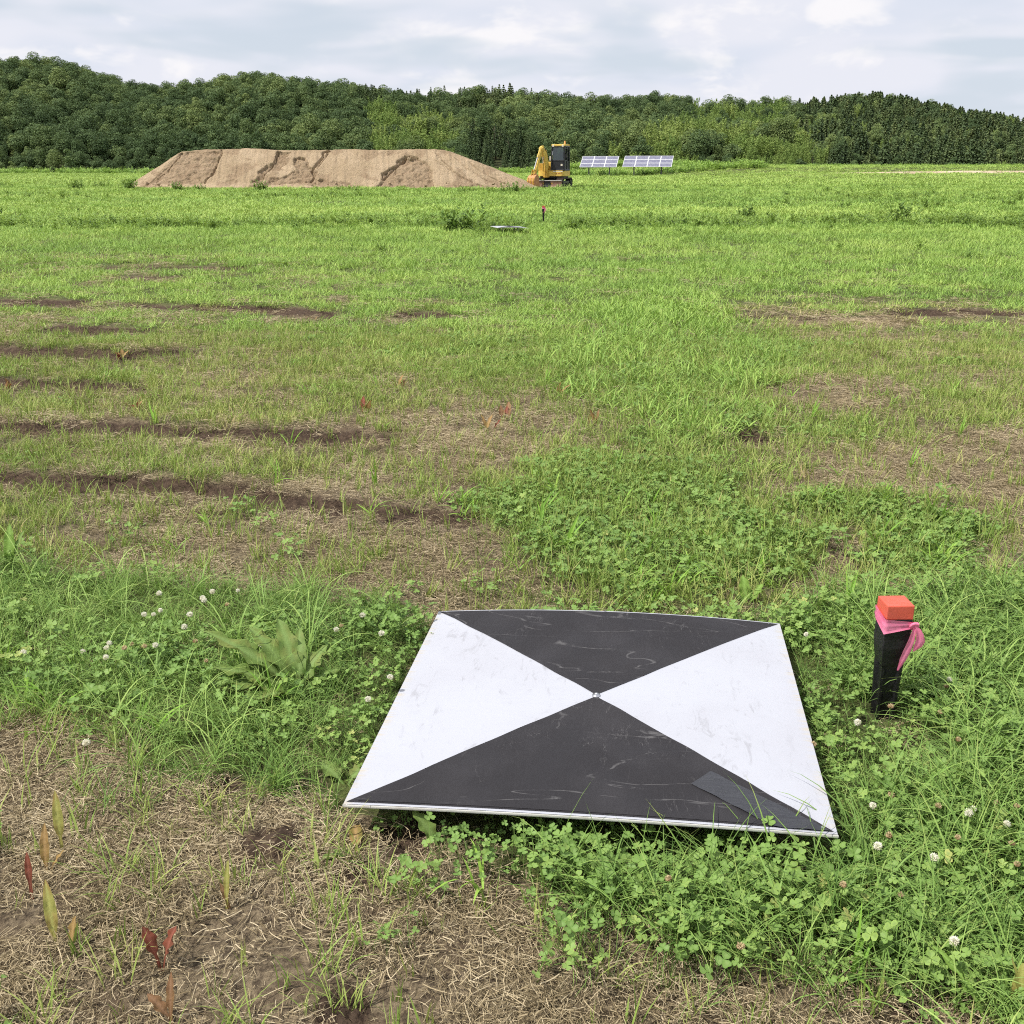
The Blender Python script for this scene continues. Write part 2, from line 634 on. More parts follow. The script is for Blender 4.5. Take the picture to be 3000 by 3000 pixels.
BARE = [gp(p) for p in (
    [(2200, 1150), (2330, 1105), (2600, 1115), (2720, 1160), (2500, 1200), (2280, 1190)],
    [(2300, 1440), (2420, 1365), (2650, 1320), (3300, 1290), (3300, 1500), (2900, 1540), (2700, 1450), (2450, 1475)],
    [(1290, 1300), (1380, 1225), (1500, 1235), (1590, 1320), (1450, 1380), (1270, 1400)],
    [(1200, 1560), (1330, 1400), (1430, 1450), (1420, 1600), (1300, 1710), (950, 1720), (880, 1660)],
    [(2330, 1560), (2450, 1540), (2480, 1670), (2360, 1720)],
    [(2330, 930), (2560, 915), (2700, 940), (2500, 965)],
)]
STRIP = gp([(1850, 850), (2050, 850), (2250, 1120), (2270, 1330), (1800, 1330), (1700, 1150)])


def bare(x, y):
    jx = x + (fbm(x * 3, y * 3, 27, 3) - 0.5) * 0.6
    jy = y + (fbm(x * 3 + 40, y * 3, 28, 3) - 0.5) * 0.6
    m = np.zeros(np.shape(x))
    for p in BARE:
        m = np.maximum(m, in_poly(jx, jy, p))
    return m


def strip(x, y):
    return in_poly(x + (fbm(x, y, 29, 3) - 0.5) * 1.2, y + (fbm(x + 9, y, 30, 3) - 0.5) * 1.2, STRIP)


def lush(x, y):
    m = np.zeros(np.shape(x))
    far_side = sstep(2.05, 2.3, y)
    for a, f, wt in ((0.26, 4, 0.5), (0.5, 7, 0.27), (0.75, 11, 0.23)):
        jx = x + (fbm(x * f, y * f, 21, 3) - 0.5) * a
        jy = y + (fbm(x * f + 40, y * f, 22, 3) - 0.5) * a
        m = m + wt * in_poly(jx, jy, BAND)
    jx = x + (fbm(x * 6, y * 6, 25, 3) - 0.5) * 0.22
    jy = y + (fbm(x * 6 + 40, y * 6, 26, 3) - 0.5) * 0.22
    return m * (1 - far_side) + in_poly(jx, jy, BAND) * far_side


def patchy(x, y):
    jx = x + (fbm(x * 3, y * 3, 23, 3) - 0.5) * 0.5
    jy = y + (fbm(x * 3 + 40, y * 3, 24, 3) - 0.5) * 0.5
    m = np.zeros(np.shape(x))
    for p in PATCHES:
        m = np.maximum(m, in_poly(jx, jy, p))
    return m


def green_all(x, y):
    """0 bare thatch .. 1 closed sward, everywhere"""
    _, py = plan(x, y)
    g = greenness(x, y)
    g = np.where(py > 1800, 0.10, g)
    far_n = fbm(x * 0.5, y * 0.9, 31, 4)
    near_n = fbm(x * 1.7, y * 2.6, 33, 4)
    w = sstep(9, 20, np.hypot(x, y))
    nz = near_n * (1 - w) + far_n * w
    g = g + (nz - 0.5) * 1.1 * (1 - np.abs(g - 0.5) * 1.3)
    g = g * (1 - 0.62 * bare(x, y))
    g = np.maximum(g, np.maximum(lush(x, y), patchy(x, y) * 0.95))
    mud, _ = rut_fields(x, y)
    return np.clip(g * (1 - 0.9 * mud), 0, 1)


def tall_row(x, y):
    """uncut strip that crosses the field behind the far target"""
    c = 22.6 + 0.02 * x + (vnoise(x * 0.25, x * 0 + 3, 77) - 0.5) * 1.2
    a = np.exp(-((y - c) / 1.1) ** 2)
    return a * (0.45 + 0.55 * sstep(0.35, 0.6, fbm(x * 0.45, y * 0.45, 78, 3)))


# ------------------------------------------------------------------ ground
def build_ground():
    rad = [0.0] + list(0.35 * (1.0145 ** np.arange(0, 620)))
    rad = [r for r in rad if r < 3200]
    inner = np.arange(-42, 42.01, 0.28)
    outer = np.arange(45, 316, 5.0)
    ang = np.radians(np.concatenate([inner, outer]))
    rr, aa = np.meshgrid(rad, ang, indexing='ij')
    x, y = rr * np.sin(aa), rr * np.cos(aa)
    z = relief(x.ravel(), y.ravel()).reshape(x.shape)
    nr, na = x.shape
    co = np.stack([x, y, z], -1).reshape(-1, 3)
    i, j = np.meshgrid(np.arange(nr - 1), np.arange(na), indexing='ij')
    j2 = (j + 1) % na
    quads = np.stack([i * na + j, i * na + j2, (i + 1) * na + j2, (i + 1) * na + j], -1).reshape(-1, 4)
    me = bpy.data.meshes.new('ground')
    me.vertices.add(len(co))
    me.vertices.foreach_set('co', co.astype(np.float32).ravel())
    me.loops.add(len(quads) * 4)
    me.loops.foreach_set('vertex_index', quads.astype(np.int32).ravel())
    me.polygons.add(len(quads))
    me.polygons.foreach_set('loop_start', np.arange(0, len(quads) * 4, 4, dtype=np.int32))
    me.update(calc_edges=True)
    me.polygons.foreach_set('use_smooth', np.ones(len(quads), bool))
    X, Y = co[:, 0], np.where(np.abs(co[:, 1]) < 0.3, 0.3, co[:, 1])
    front = co[:, 1] > 0.3
    mud, _ = rut_fields(X, co[:, 1])
    g = np.where(front, green_all(X, Y), 0.6)
    for nm, val in (('mud', mud), ('green', g)):
        a = me.attributes.new(nm, 'FLOAT', 'POINT')
        a.data.foreach_set('value', val.astype(np.float32))
    m, nt, out = new_mat('field_soil')
    n = N(nt)
    p = n.pos()
    fine = n.noise(p, 60, 6, 0.7)
    med = n.noise(p, 7, 5, 0.6)
    thatch = n.mix((0.072, 0.054, 0.037), (0.26, 0.205, 0.132), n.rng(fine, 0.35, 0.65))
    thatch = n.mix(thatch, (0.12, 0.085, 0.055), n.rng(med, 0.45, 0.7, 0, 0.7))
    green = n.mix((0.045, 0.06, 0.02), (0.11, 0.15, 0.035), n.rng(n.noise(p, 9, 6, 0.7), 0.35, 0.7))
    col = n.mix(thatch, green, n.rng(n.attr('green'), 0.35, 0.95, 0, 0.85))
    mudc = n.mix((0.048, 0.032, 0.023), (0.115, 0.08, 0.055), n.rng(n.noise(p, 45, 6, 0.7), 0.35, 0.7))
    col = n.mix(col, mudc, n.rng(n.attr('mud'), 0.2, 0.45))
    h = n.math('ADD', n.noise(p, 90, 6, 0.7), n.noise(p, 25, 4, 0.6))
    nt.links.new(n.bsdf(col, 0.92, 0.12, normal=n.bump(h, 0.9, 0.012)), out.inputs['Surface'])
    me.materials.append(m)
    o = link_mesh('ground', me)
    tag(o, 'flat mown field of grass, straw and muddy ruts', 'field', kind='structure')


build_ground()


def grid_mesh(name, P, mat, smooth=True, att=None):
    """P: (n,m,3) grid of points"""
    nr, na = P.shape[:2]
    i, j = np.meshgrid(np.arange(nr - 1), np.arange(na - 1), indexing='ij')
    q = np.stack([i * na + j, i * na + j + 1, (i + 1) * na + j + 1, (i + 1) * na + j], -1).reshape(-1, 4)
    me = bpy.data.meshes.new(name)
    me.vertices.add(nr * na)
    me.vertices.foreach_set('co', P.astype(np.float32).ravel())
    me.loops.add(len(q) * 4)
    me.loops.foreach_set('vertex_index', q.astype(np.int32).ravel())
    me.polygons.add(len(q))
    me.polygons.foreach_set('loop_start', np.arange(0, len(q) * 4, 4, dtype=np.int32))
    me.update(calc_edges=True)
    me.polygons.foreach_set('use_smooth', np.full(len(q), smooth, bool))
    for k, v in (att or {}).items():
        a = me.attributes.new(k, 'FLOAT', 'POINT')
        a.data.foreach_set('value', v.astype(np.float32).ravel())
    me.materials.append(mat)
    return me


# pale farm track on the right
def build_track():
    xs = np.linspace(36, 200, 160)
    P = np.zeros((len(xs), 9, 3))
    for i, x in enumerate(xs):
        c = 127.5 + 0.5 * math.sin(x * 0.1)
        grow = min(1, (x - 36) / 16)
        for j, d in enumerate(np.linspace(-3.4, 3.4, 9)):
            y = c + d * (0.15 + 0.85 * grow) + 0.25 * (vnoise(np.array([x * 0.7]), np.array([j * 9.0]), 4)[0] - 0.5)
            edge = 1 - abs(d) / 3.4
            P[i, j] = (x, y, relief(np.array([x]), np.array([y]))[0] + 0.02 + (0.08 + 0.24 * grow) * min(1, edge * 3))
    m, nt, out = new_mat('track_dirt')
    n = N(nt)
    p = n.pos()
    c = n.mix((0.40, 0.31, 0.21), (0.56, 0.46, 0.34), n.rng(n.noise(p, 0.6, 5), 0.35, 0.65))
    nt.links.new(n.bsdf(c, 0.95, 0.1), out.inputs['Surface'])
    o = link_mesh('dirt_road', grid_mesh('dirt_road', P, m))
    tag(o, 'pale dirt track along the far right edge of the field', 'road', kind='structure')


build_track()

# ------------------------------------------------------------------ wooded hill
SKY = [(-1500, 120), (-600, 130), (-200, 150), (0, 180), (150, 195), (330, 242), (420, 262), (540, 258), (620, 250), (700, 245), (800, 240), (900, 250), (1000, 252),
       (1080, 268), (1200, 278), (1350, 280), (1500, 284), (1650, 292), (1760, 300), (1860, 296), (1960, 292), (2010, 300), (2060, 318),
       (2150, 312), (2300, 308), (2420, 302), (2500, 296), (2570, 292), (2700, 308), (2850, 335), (2950, 352), (3000, 368), (3300, 420), (3800, 440), (4600, 420)]
CREST_Y, FOOT_Y, TREE_H = 350.0, 212.0, 5.5
_sx = np.array([AT(px, py, CREST_Y)[0] for px, py in SKY])
_sz = np.array([AT(px, py, CREST_Y)[2] - (TREE_H if px < 2200 else (4.2 if px > 2420 else 4.8)) for px, py in SKY])


def hill_z(x, y):
    k = x * CREST_Y / np.maximum(y, 60.0)
    crest = np.interp(k, _sx, _sz)
    t = np.clip((y - FOOT_Y) / (CREST_Y - FOOT_Y), 0, 2.5)
    up = np.where(t < 1, np.sin(np.clip(t, 0, 1) * math.pi / 2) ** 1.25, 1.0)
    down = sstep(1.15, 2.3, t)
    z = crest * up * (1 - 0.85 * down)
    z = z + (fbm(x * 0.03, y * 0.03, 50, 3) - 0.5) * 5.0 * sstep(0.05, 0.4, t) * (1 - sstep(0.6, 0.95, t))
    return z - 0.6 * (1 - sstep(0, 0.06, t))


def build_hill():
    xs = np.linspace(-460, 460, 150)
    ys = np.linspace(FOOT_Y - 2, 560, 70)
    yy, xx = np.meshgrid(ys, xs, indexing='ij')
    P = np.stack([xx, yy, hill_z(xx, yy)], -1)
    m, nt, out = new_mat('forest_floor')
    n = N(nt)
    c = n.mix((0.03, 0.04, 0.018), (0.06, 0.065, 0.028), n.noise(n.pos(), 0.8, 4))
    nt.links.new(n.bsdf(c, 0.95, 0.1), out.inputs['Surface'])
    o = link_mesh('hill', grid_mesh('hill', P, m))
    tag(o, 'long low wooded hill behind the field', 'hill', kind='structure')


build_hill()

# ------------------------------------------------------------------ scatter by geometry nodes
PROTO = bpy.data.collections.new('prototypes')     # never linked to the scene


def scatter(name, protos, pos, rot, scl, tint, idx, label, cat, kind='stuff', parent=None):
    n = len(pos)
    me = bpy.data.meshes.new(name)
    me.vertices.add(n)
    me.vertices.foreach_set('co', np.asarray(pos, np.float32).ravel())
    for nm, typ, key, val in (('rot', 'FLOAT_VECTOR', 'vector', rot), ('scl', 'FLOAT', 'value', scl), ('tint', 'FLOAT', 'value', tint), ('idx', 'INT', 'value', idx)):
        a = me.attributes.new(nm, typ, 'POINT')
        a.data.foreach_set(key, np.asarray(val, np.int32 if typ == 'INT' else np.float32).ravel())
    o = link_mesh(name, me, parent)
    ng = bpy.data.node_groups.new(name + '_scatter', 'GeometryNodeTree')
    ng.interface.new_socket('Geometry', in_out='INPUT', socket_type='NodeSocketGeometry')
    ng.interface.new_socket('Geometry', in_out='OUTPUT', socket_type='NodeSocketGeometry')
    gi, go = ng.nodes.new('NodeGroupInput'), ng.nodes.new('NodeGroupOutput')
    g2i = ng.nodes.new('GeometryNodeGeometryToInstance')
    for k, me_p in enumerate(protos):
        po = bpy.data.objects.new(name + '_source', me_p)
        PROTO.objects.link(po)
        oi = ng.nodes.new('GeometryNodeObjectInfo')
        oi.inputs['Object'].default_value = po
        oi.inputs['As Instance'].default_value = False
        ng.links.new(oi.outputs['Geometry'], g2i.inputs[0])
    iop = ng.nodes.new('GeometryNodeInstanceOnPoints')

    def named(nm, typ):
        a = ng.nodes.new('GeometryNodeInputNamedAttribute')
        a.data_type = typ
        a.inputs['Name'].default_value = nm
        return [s for s in a.outputs if s.enabled and s.name == 'Attribute'][0]

    e2r = ng.nodes.new('FunctionNodeEulerToRotation')
    ng.links.new(named('rot', 'FLOAT_VECTOR'), e2r.inputs[0])
    ng.links.new(gi.outputs[0], iop.inputs['Points'])
    ng.links.new(g2i.outputs[0], iop.inputs['Instance'])
    iop.inputs['Pick Instance'].default_value = True
    ng.links.new(named('idx', 'INT'), iop.inputs['Instance Index'])
    ng.links.new(e2r.outputs[0], iop.inputs['Rotation'])
    ng.links.new(named('scl', 'FLOAT'), iop.inputs['Scale'])
    ng.links.new(iop.outputs[0], go.inputs[0])
    md = o.modifiers.new('scatter', 'NODES')
    md.node_group = ng
    tag(o, label, cat, kind=kind)
    return o


def wedge(density, y0, y1, k=0.62, pad=0.7):
    """random points in the field, density per square metre, between two distances"""
    a = lambda y: 2 * (k * y + pad)
    area = (a(y0) + a(y1)) / 2 * (y1 - y0)
    n = int(area * density)
    u = rng.random(n)
    A, B = k, pad
    # inverse of the cumulated width
    c0 = A * y0 * y0 / 2 + B * y0
    c1 = A * y1 * y1 / 2 + B * y1
    c = c0 + u * (c1 - c0)
    y = (-B + np.sqrt(B * B + 2 * A * c)) / A
    x = (rng.random(n) * 2 - 1) * (A * y + B)
    return x, y


def blade(mb, base, az, length, width, lean, bend, seg=4, twist=0.0, rnd=0.5, droop=1.0):
    d = Vector((math.cos(az), math.sin(az), 0))
    side = Vector((-math.sin(az + twist), math.cos(az + twist), 0))
    p = Vector(base)
    vs, fs, hg = [], [], []
    for i in range(seg + 1):
        s = i / seg
        th = lean + bend * s ** droop
        if i:
            p = p + (d * math.sin(th) + Vector((0, 0, 1)) * math.cos(th)) * (length / seg)
        w = width * (0.55 + 0.45 * min(1, s * 4)) * (1 - s ** 2.4)
        if i < seg:
            vs += [p - side * w / 2, p + side * w / 2]
            hg += [s, s]
        else:
            vs.append(p.copy())
            hg.append(1.0)
    for i in range(seg - 1):
        fs.append((2 * i, 2 * i + 1, 2 * i + 3, 2 * i + 2))
    fs.append((2 * seg - 2, 2 * seg - 1, 2 * seg))
    mb.add(vs, fs, rnd=rnd, hgt=hg)


def tuft(n, foot, L, W, lean, bend, seg, mat, seed, droop=1.0, lvar=0.35):
    r = random.Random(seed)
    mb = MB()
    for _ in range(n):
        a = r.uniform(0, 6.283)
        rad = foot * math.sqrt(r.random())
        az = r.uniform(0, 6.283)
        blade(mb, (rad * math.cos(a), rad * math.sin(a), -0.004), az, L * r.uniform(1 - lvar, 1 + lvar), W * r.uniform(0.7, 1.25),
              r.uniform(*lean), r.uniform(*bend), seg, r.uniform(-0.8, 0.8), r.random(), droop)
    return mb.mesh('tuft', mat, True)


def clover_patch(n, foot, seed, hmin=0.03, hmax=0.075, size=0.0098):
    r = random.Random(seed)
    mb = MB()
    shape = [(0.0, 0.0), (0.30, 0.40), (0.68, 0.56), (0.97, 0.34), (0.90, 0.0), (0.97, -0.34), (0.68, -0.56), (0.30, -0.40)]
    for _ in range(n):
        a = r.uniform(0, 6.283)
        rad = foot * math.sqrt(r.random())
        hgt = r.uniform(hmin, hmax)
        rn = r.random()
        b = Vector((rad * math.cos(a), rad * math.sin(a), 0))
        top = b + Vector((r.uniform(-0.022, 0.022), r.uniform(-0.022, 0.022), hgt))
        midp = (b + top) / 2 + Vector((r.uniform(-0.008, 0.008), r.uniform(-0.008, 0.008), 0.004))
        sd = Vector((math.cos(a), math.sin(a), 0)) * 0.0007
        mb.add([b - sd, b + sd, midp - sd, midp + sd, top - sd, top + sd], [(0, 1, 3, 2), (2, 3, 5, 4)], rnd=rn * 0.6, hgt=0.2, mid=0.5)
        tilt = Euler((r.uniform(-0.6, 0.6), r.uniform(-0.6, 0.6), r.uniform(0, 6.28))).to_matrix()
        s = size * r.uniform(0.65, 1.25)
        cup = r.uniform(-0.1, 0.45)
        for k in range(3):
            az = k * 2.094 + r.uniform(-0.2, 0.2)
            lift = r.uniform(-0.15, 0.35)
            vs, md = [], []
            for (u, v) in shape:
                q = Vector((u * math.cos(az) - v * math.sin(az), u * math.sin(az) + v * math.cos(az), lift * u + cup * abs(v)))
                vs.append(top + tilt @ (q * s))
                md.append(0.0)
            q = Vector((0.5 * math.cos(az), 0.5 * math.sin(az), lift * 0.5 - 0.02))
            vs.append(top + tilt @ (q * s))
            md.append(0.9)
            fs = [(8, i, (i + 1) % 8) for i in range(8)]
            mb.add(vs, fs, rnd=min(1, max(0, rn + r.uniform(-0.1, 0.1))), hgt=0.5, mid=md)
    return mb.mesh('clover_patch', M['clover'], False)


def straw_patch(n, foot, seed, lo=0.005, hi=0.042, w=(0.0005, 0.0013), up=0.016):
    r = random.Random(seed)
    mb = MB()
    for _ in range(n):
        a = r.uniform(0, 6.283)
        rad = foot * math.sqrt(r.random())
        z = r.uniform(0.0, up)
        L = lo + (hi - lo) * r.random() ** 1.8
        az = r.uniform(0, 6.283)
        curl = r.gauss(0, 0.4)
        pitch = r.uniform(-0.25, 0.4)
        wd = r.uniform(*w)
        p = Vector((rad * math.cos(a), rad * math.sin(a), z))
        vs, fs = [], []
        seg = 3
        tw = r.uniform(-0.9, 0.9)
        for i in range(seg + 1):
            s = i / seg
            h = az + curl * s
            d = Vector((math.cos(h) * math.cos(pitch), math.sin(h) * math.cos(pitch), math.sin(pitch) * (1 - 1.4 * s)))
            if i:
                p = p + d * (L / seg)
            sd = Vector((-math.sin(h) * math.cos(tw), math.cos(h) * math.cos(tw), math.sin(tw))) * (wd / 2)
            vs += [p - sd, p + sd]
        for i in range(seg):
            fs.append((2 * i, 2 * i + 1, 2 * i + 3, 2 * i + 2))
        mb.add(vs, fs, rnd=r.random(), hgt=0.0)
    return mb.mesh('straw_patch', M['straw'], False)


# ------------------------------------------------------------------ target board
BOARD_C = np.array([0.18820756, 2.03547944, CAM_H - 1.12722353])
BOARD_X = Vector((0.99104777, -0.13195208, 0.0203215)).normalized()
_by = Vector((0.13443915, 0.99090676, -0.00546908))
BOARD_Z = BOARD_X.cross(_by).normalized()
BOARD_Y = BOARD_Z.cross(BOARD_X)


def board_local(x, y):
    dx, dy = x - BOARD_C[0], y - BOARD_C[1]
    return dx * BOARD_X.x + dy * BOARD_X.y, dx * BOARD_Y.x + dy * BOARD_Y.y


def sheet_materials():
    m, nt, out = new_mat('white_sheet')
    n = N(nt)
    o = n.obj()
    c = n.mix((0.44, 0.455, 0.505), (0.415, 0.425, 0.47), n.rng(n.noise(o, 3, 4), 0.4, 0.7))
    smear = n.noise(n.mapping(o, (14, 5, 5), (0, 0, 0.5)), 2.2, 8, 0.72, 1.2)
    spots = n.rng(smear, 0.54, 0.66)
    zone = n.rng(n.noise(o, 5.5, 3), 0.40, 0.58)
    c = n.mix(c, (0.27, 0.27, 0.29), n.math('MULTIPLY', n.math('MULTIPLY', spots, zone), 0.5))
    rim = node(nt, 'ShaderNodeSeparateXYZ')
    nt.links.new(o, rim.inputs[0])
    e = n.rng(n.math('ABSOLUTE', rim.outputs['X']), 0.425, 0.45)
    c = n.mix(c, (0.46, 0.42, 0.34), n.math('MULTIPLY', e, n.rng(n.noise(n.mapping(o, (2, 40, 1)), 3, 4), 0.42, 0.7)))
    wr = n.noise(n.mapping(o, (2, 8, 1), (0, 0, 0.2)), 2.0, 3, 0.5, 0.8)
    nt.links.new(n.bsdf(c, 0.42, 0.4, normal=n.bump(wr, 0.15, 0.01)), out.inputs['Surface'])
    M['white_sheet'] = m

    m, nt, out = new_mat('black_sheet')
    n = N(nt)
    o = n.obj()
    base = n.mix((0.024, 0.0225, 0.025), (0.034, 0.032, 0.035), n.rng(n.noise(o, 5, 5), 0.4, 0.7))
    cr1 = n.noise(n.mapping(o, (1.3, 5, 1), (0, 0, -0.08)), 1.5, 3, 0.45, 0.5)
    l1 = n.rng(n.math('ABSOLUTE', n.math('SUBTRACT', cr1, 0.5)), 0.0, 0.006, 1.0, 0.0)
    cr2 = n.noise(n.mapping(o, (9, 2.2, 1), (0, 0, 0.3)), 1.7, 5, 0.6, 1.3)
    l2 = n.rng(n.math('ABSOLUTE', n.math('SUBTRACT', cr2, 0.52)), 0.0, 0.006, 1.0, 0.0)
    brk = n.rng(n.noise(o, 16, 5, 0.75), 0.42, 0.58)
    ln = n.math('MULTIPLY', n.math('MAXIMUM', l1, n.math('MULTIPLY', l2, n.rng(n.noise(o, 3.1, 2), 0.45, 0.6))), brk)
    c = n.mix(base, (0.24, 0.235, 0.235), n.math('MULTIPLY', ln, 0.32))
    c = n.mix(c, (0.17, 0.155, 0.14), n.rng(n.noise(n.mapping(o, (1, 3, 1)), 9, 8, 0.75), 0.66, 0.82, 0, 0.15))
    nm = n.bump(n.math('ADD', cr1, n.math('MULTIPLY', cr2, 0.5)), 0.35, 0.012)
    nt.links.new(n.bsdf(c, n.rng(n.noise(o, 8, 4), 0.3, 0.7, 0.5, 0.7), 0.22, normal=nm), out.inputs['Surface'])
    M['black_sheet'] = m

    m, nt, out = new_mat('tape')
    n = N(nt)
    o = n.obj()
    wr = n.noise(n.mapping(o, (3, 22, 1), (0, 0, 0.75)), 2.5, 5, 0.6, 0.6)
    nt.links.new(n.bsdf((0.034, 0.035, 0.041), 0.3, 0.5, normal=n.bump(wr, 0.5, 0.01)), out.inputs['Surface'])
    M['tape'] = m


sheet_materials()
M['board_edge'] = paint('board_edge', (0.72, 0.71, 0.67), 0.6, 0.3, (0.4, 0.35, 0.28), 0.5, 30)
M['steel'] = paint('steel', (0.65, 0.65, 0.66), 0.25, 0.5, (0.3, 0.28, 0.25), 0.3, 40, metal=1.0)


def target_board(name, matrix, label, bulge=0.010, arch=0.012, detail=True):
    root = empty(name)
    root.matrix_world = matrix
    tag(root, label, 'survey target')
    S, T = 0.45, 0.007

    def zt(x, y):
        return bulge * (1 - (x / S) ** 2) * (1 - 0.35 * (y / S) ** 2) * 0.9 + arch * (1 - (x / S) ** 2) * max(0, y / S) ** 2

    n = 28
    mb = MB()
    top, bot = [], []
    for j in range(n + 1):
        for i in range(n + 1):
            x, y = -S + 2 * S * i / n, -S + 2 * S * j / n
            top.append((x, y, zt(x, y)))
            bot.append((x, y, zt(x, y) - T))
    fs = []
    W = n + 1
    for j in range(n):
        for i in range(n):
            a = j * W + i
            fs.append((a, a + 1, a + W + 1, a + W))
    mb.add(top, fs)
    panel = mb.build('panel', M['white_sheet'], root, True)
    mb = MB()
    mb.add(bot, [tuple(reversed(f)) for f in fs])
    ring = [i for i in range(W)] + [j * W + n for j in range(1, W)] + [n * W + i for i in range(n - 1, -1, -1)] + [j * W for j in range(n - 1, 0, -1)]
    out = lambda p, dz, k: (p[0] * k, p[1] * k, p[2] + dz)
    vs = [out(top[i], -0.0004, 1.0016) for i in ring] + [out(top[i], -0.0022, 1.0030) for i in ring] + [out(top[i], -0.0050, 1.0028) for i in ring] + [out(top[i], -0.0070, 1.0016) for i in ring]
    m = len(ring)
    ef = []
    for lvl in range(3):
        for i in range(m):
            k = (i + 1) % m
            ef.append((lvl * m + i, (lvl + 1) * m + i, (lvl + 1) * m + k, lvl * m + k))
    mb.add(vs, ef)
    mb.build('backing_board', M['board_edge'], root)
    # the two black quarters: each a thin laid-on sheet
    for sgn in (-1, 1):
        mb = MB()
        rows = 26
        idx = []
        for j in range(rows + 1):
            t = j / rows
            y = sgn * (0.004 + (S - 0.010) * t)
            half = (S - 0.006) * t + 0.0005
            line = []
            for i in range(rows + 1):
                x = -half + 2 * half * i / rows
                if 0 < i < rows:
                    wob = 0.0
                else:
                    wob = (vnoise(np.array([t * 9 + i]), np.array([sgn * 3.0 + i]), 8)[0] - 0.5) * 0.005
                line.append(len(mb.v))
                mb.v.append((x + wob, y, zt(x, y) + 0.0013))
            idx.append(line)
        for j in range(rows):
            for i in range(rows):
                q = (idx[j][i], idx[j][i + 1], idx[j + 1][i + 1], idx[j + 1][i])
                mb.f.append(q if sgn > 0 else tuple(reversed(q)))
        mb.build('black_quarter', M['black_sheet'], root, True)
    if detail:
        # hem strip along the front
        mb = MB()
        for sg in (-1,):
            line = [(-0.425 + 0.85 * i / 20, sg * 0.440) for i in range(21)]
            vs = []
            for x, y in line:
                hh = 0.022
                lim = 0.002
                vs += [(x, y, zt(x, y) + 0.0022), (x * 0.97, y + hh, zt(x, y + hh) + 0.0022)]
            mb.add(vs, [(2 * i, 2 * i + 2, 2 * i + 3, 2 * i + 1) for i in range(20)])
        mb.build('hem_strip', M['black_sheet'], root, True)
        # tape along the right front seam
        mb = MB()
        a, b = Vector((0.237, -0.281)), Vector((0.437, -0.443))
        d = (b - a).normalized()
        nrm = Vector((d.y, -d.x))
        vs = []
        for i in range(15):
            p = a + (b - a) * (i / 14)
            for off in (0.0, -0.03, -0.062):
                q = p + nrm * (-off)
                q.y = max(q.y, -0.446)
                vs.append((q.x, q.y, zt(q.x, q.y) + 0.0036 + 0.0008 * math.sin(i * 1.7 + off * 50)))
        fs = []
        for i in range(14):
            for k in range(2):
                fs.append((3 * i + k, 3 * i + 3 + k, 3 * i + 4 + k, 3 * i + 1 + k))
        mb.add(vs, fs)
        mb.build('tape', M['tape'], root, True)
        # centre rivet with its washer, corner nails
        mb = MB()
        z0 = zt(0, 0) + 0.0012
        prof = [(0.0, 0.0065), (0.0028, 0.0062), (0.0042, 0.004), (0.0044, 0.002), (0.0088, 0.0019), (0.0095, 0.0)]
        rings = [[(r * math.cos(k * math.pi / 9), r * math.sin(k * math.pi / 9), z0 + z) for k in range(18)] for r, z in prof[1:]]
        vs = [(0, 0, z0 + prof[0][1])] + [p for q in rings for p in q]
        fs = [(0, 1 + k, 1 + (k + 1) % 18) for k in range(18)]
        for q in range(len(rings) - 1):
            for k in range(18):
                fs.append((1 + q * 18 + k, 1 + (q + 1) * 18 + k, 1 + (q + 1) * 18 + (k + 1) % 18, 1 + q * 18 + (k + 1) % 18))
        mb.add(vs, fs)
        mb.build('rivet', M['steel'], root, True)
        for cx, cy in ((-0.425, 0.437), (0.42, 0.437), (0.425, -0.437), (0.0, 0.441)):
            mb = MB()
            mb.tube([(cx, cy, zt(cx, cy) + 0.001), (cx, cy, zt(cx, cy) + 0.0042)], 0.0026, 8)
            mb.build('nail', M['steel'], root)
    # short legs that hold it above the sward
    for cx in (-0.22, 0.22):
        for cy in (-0.15, 0.25):
            mb = MB()
            mb.box((cx, cy, -0.075), (0.03, 0.03, 0.13))
            mb.build('leg', M['board_edge'], root)
    return root


BOARD_M = Matrix((
    (BOARD_X.x, BOARD_Y.x, BOARD_Z.x, BOARD_C[0]),
    (BOARD_X.y, BOARD_Y.y, BOARD_Z.y, BOARD_C[1]),
    (BOARD_X.z, BOARD_Y.z, BOARD_Z.z, BOARD_C[2]),
    (0, 0, 0, 1)))
target_board('survey_target', BOARD_M, 'large square black and white bow-tie survey board low over the grass in front')
FT = G(1492, 668, 0.10)
target_board('survey_target', Matrix.Translation((FT[0], FT[1] + 0.3, 0.10)) @ Matrix.Rotation(R(14), 4, 'Z') @ Matrix.Rotation(R(1.5), 4, 'Y') @ Matrix.Scale(0.68, 4),
             'far survey board, a thin white sliver in the grass beside a small stake', bulge=0.03, arch=0.0, detail=False)

# ------------------------------------------------------------------ survey stakes
M['cap'] = paint('cap', (0.66, 0.115, 0.072), 0.5, 0.35, (0.50, 0.10, 0.07), 0.5, 25, 0.05)
M['stake'] = paint('stake', (0.010, 0.010, 0.011), 0.4, 0.35, (0.05, 0.045, 0.04), 0.35, 25, 0.2)
m, nt, out = new_mat('ribbon')
n = N(nt)
c = n.mix((1.0, 0.20, 0.38), (1.0, 0.30, 0.48), n.rng(n.noise(n.obj(), 40, 4), 0.35, 0.65))
s = n.bsdf(c, 0.4, 0.4)
tr = node(nt, 'ShaderNodeBsdfTranslucent')
n.put(tr.inputs['Color'], (1.0, 0.30, 0.46))
nt.links.new(n.mixsh(s, tr.outputs[0], 0.25), out.inputs['Surface'])
M['ribbon'] = m


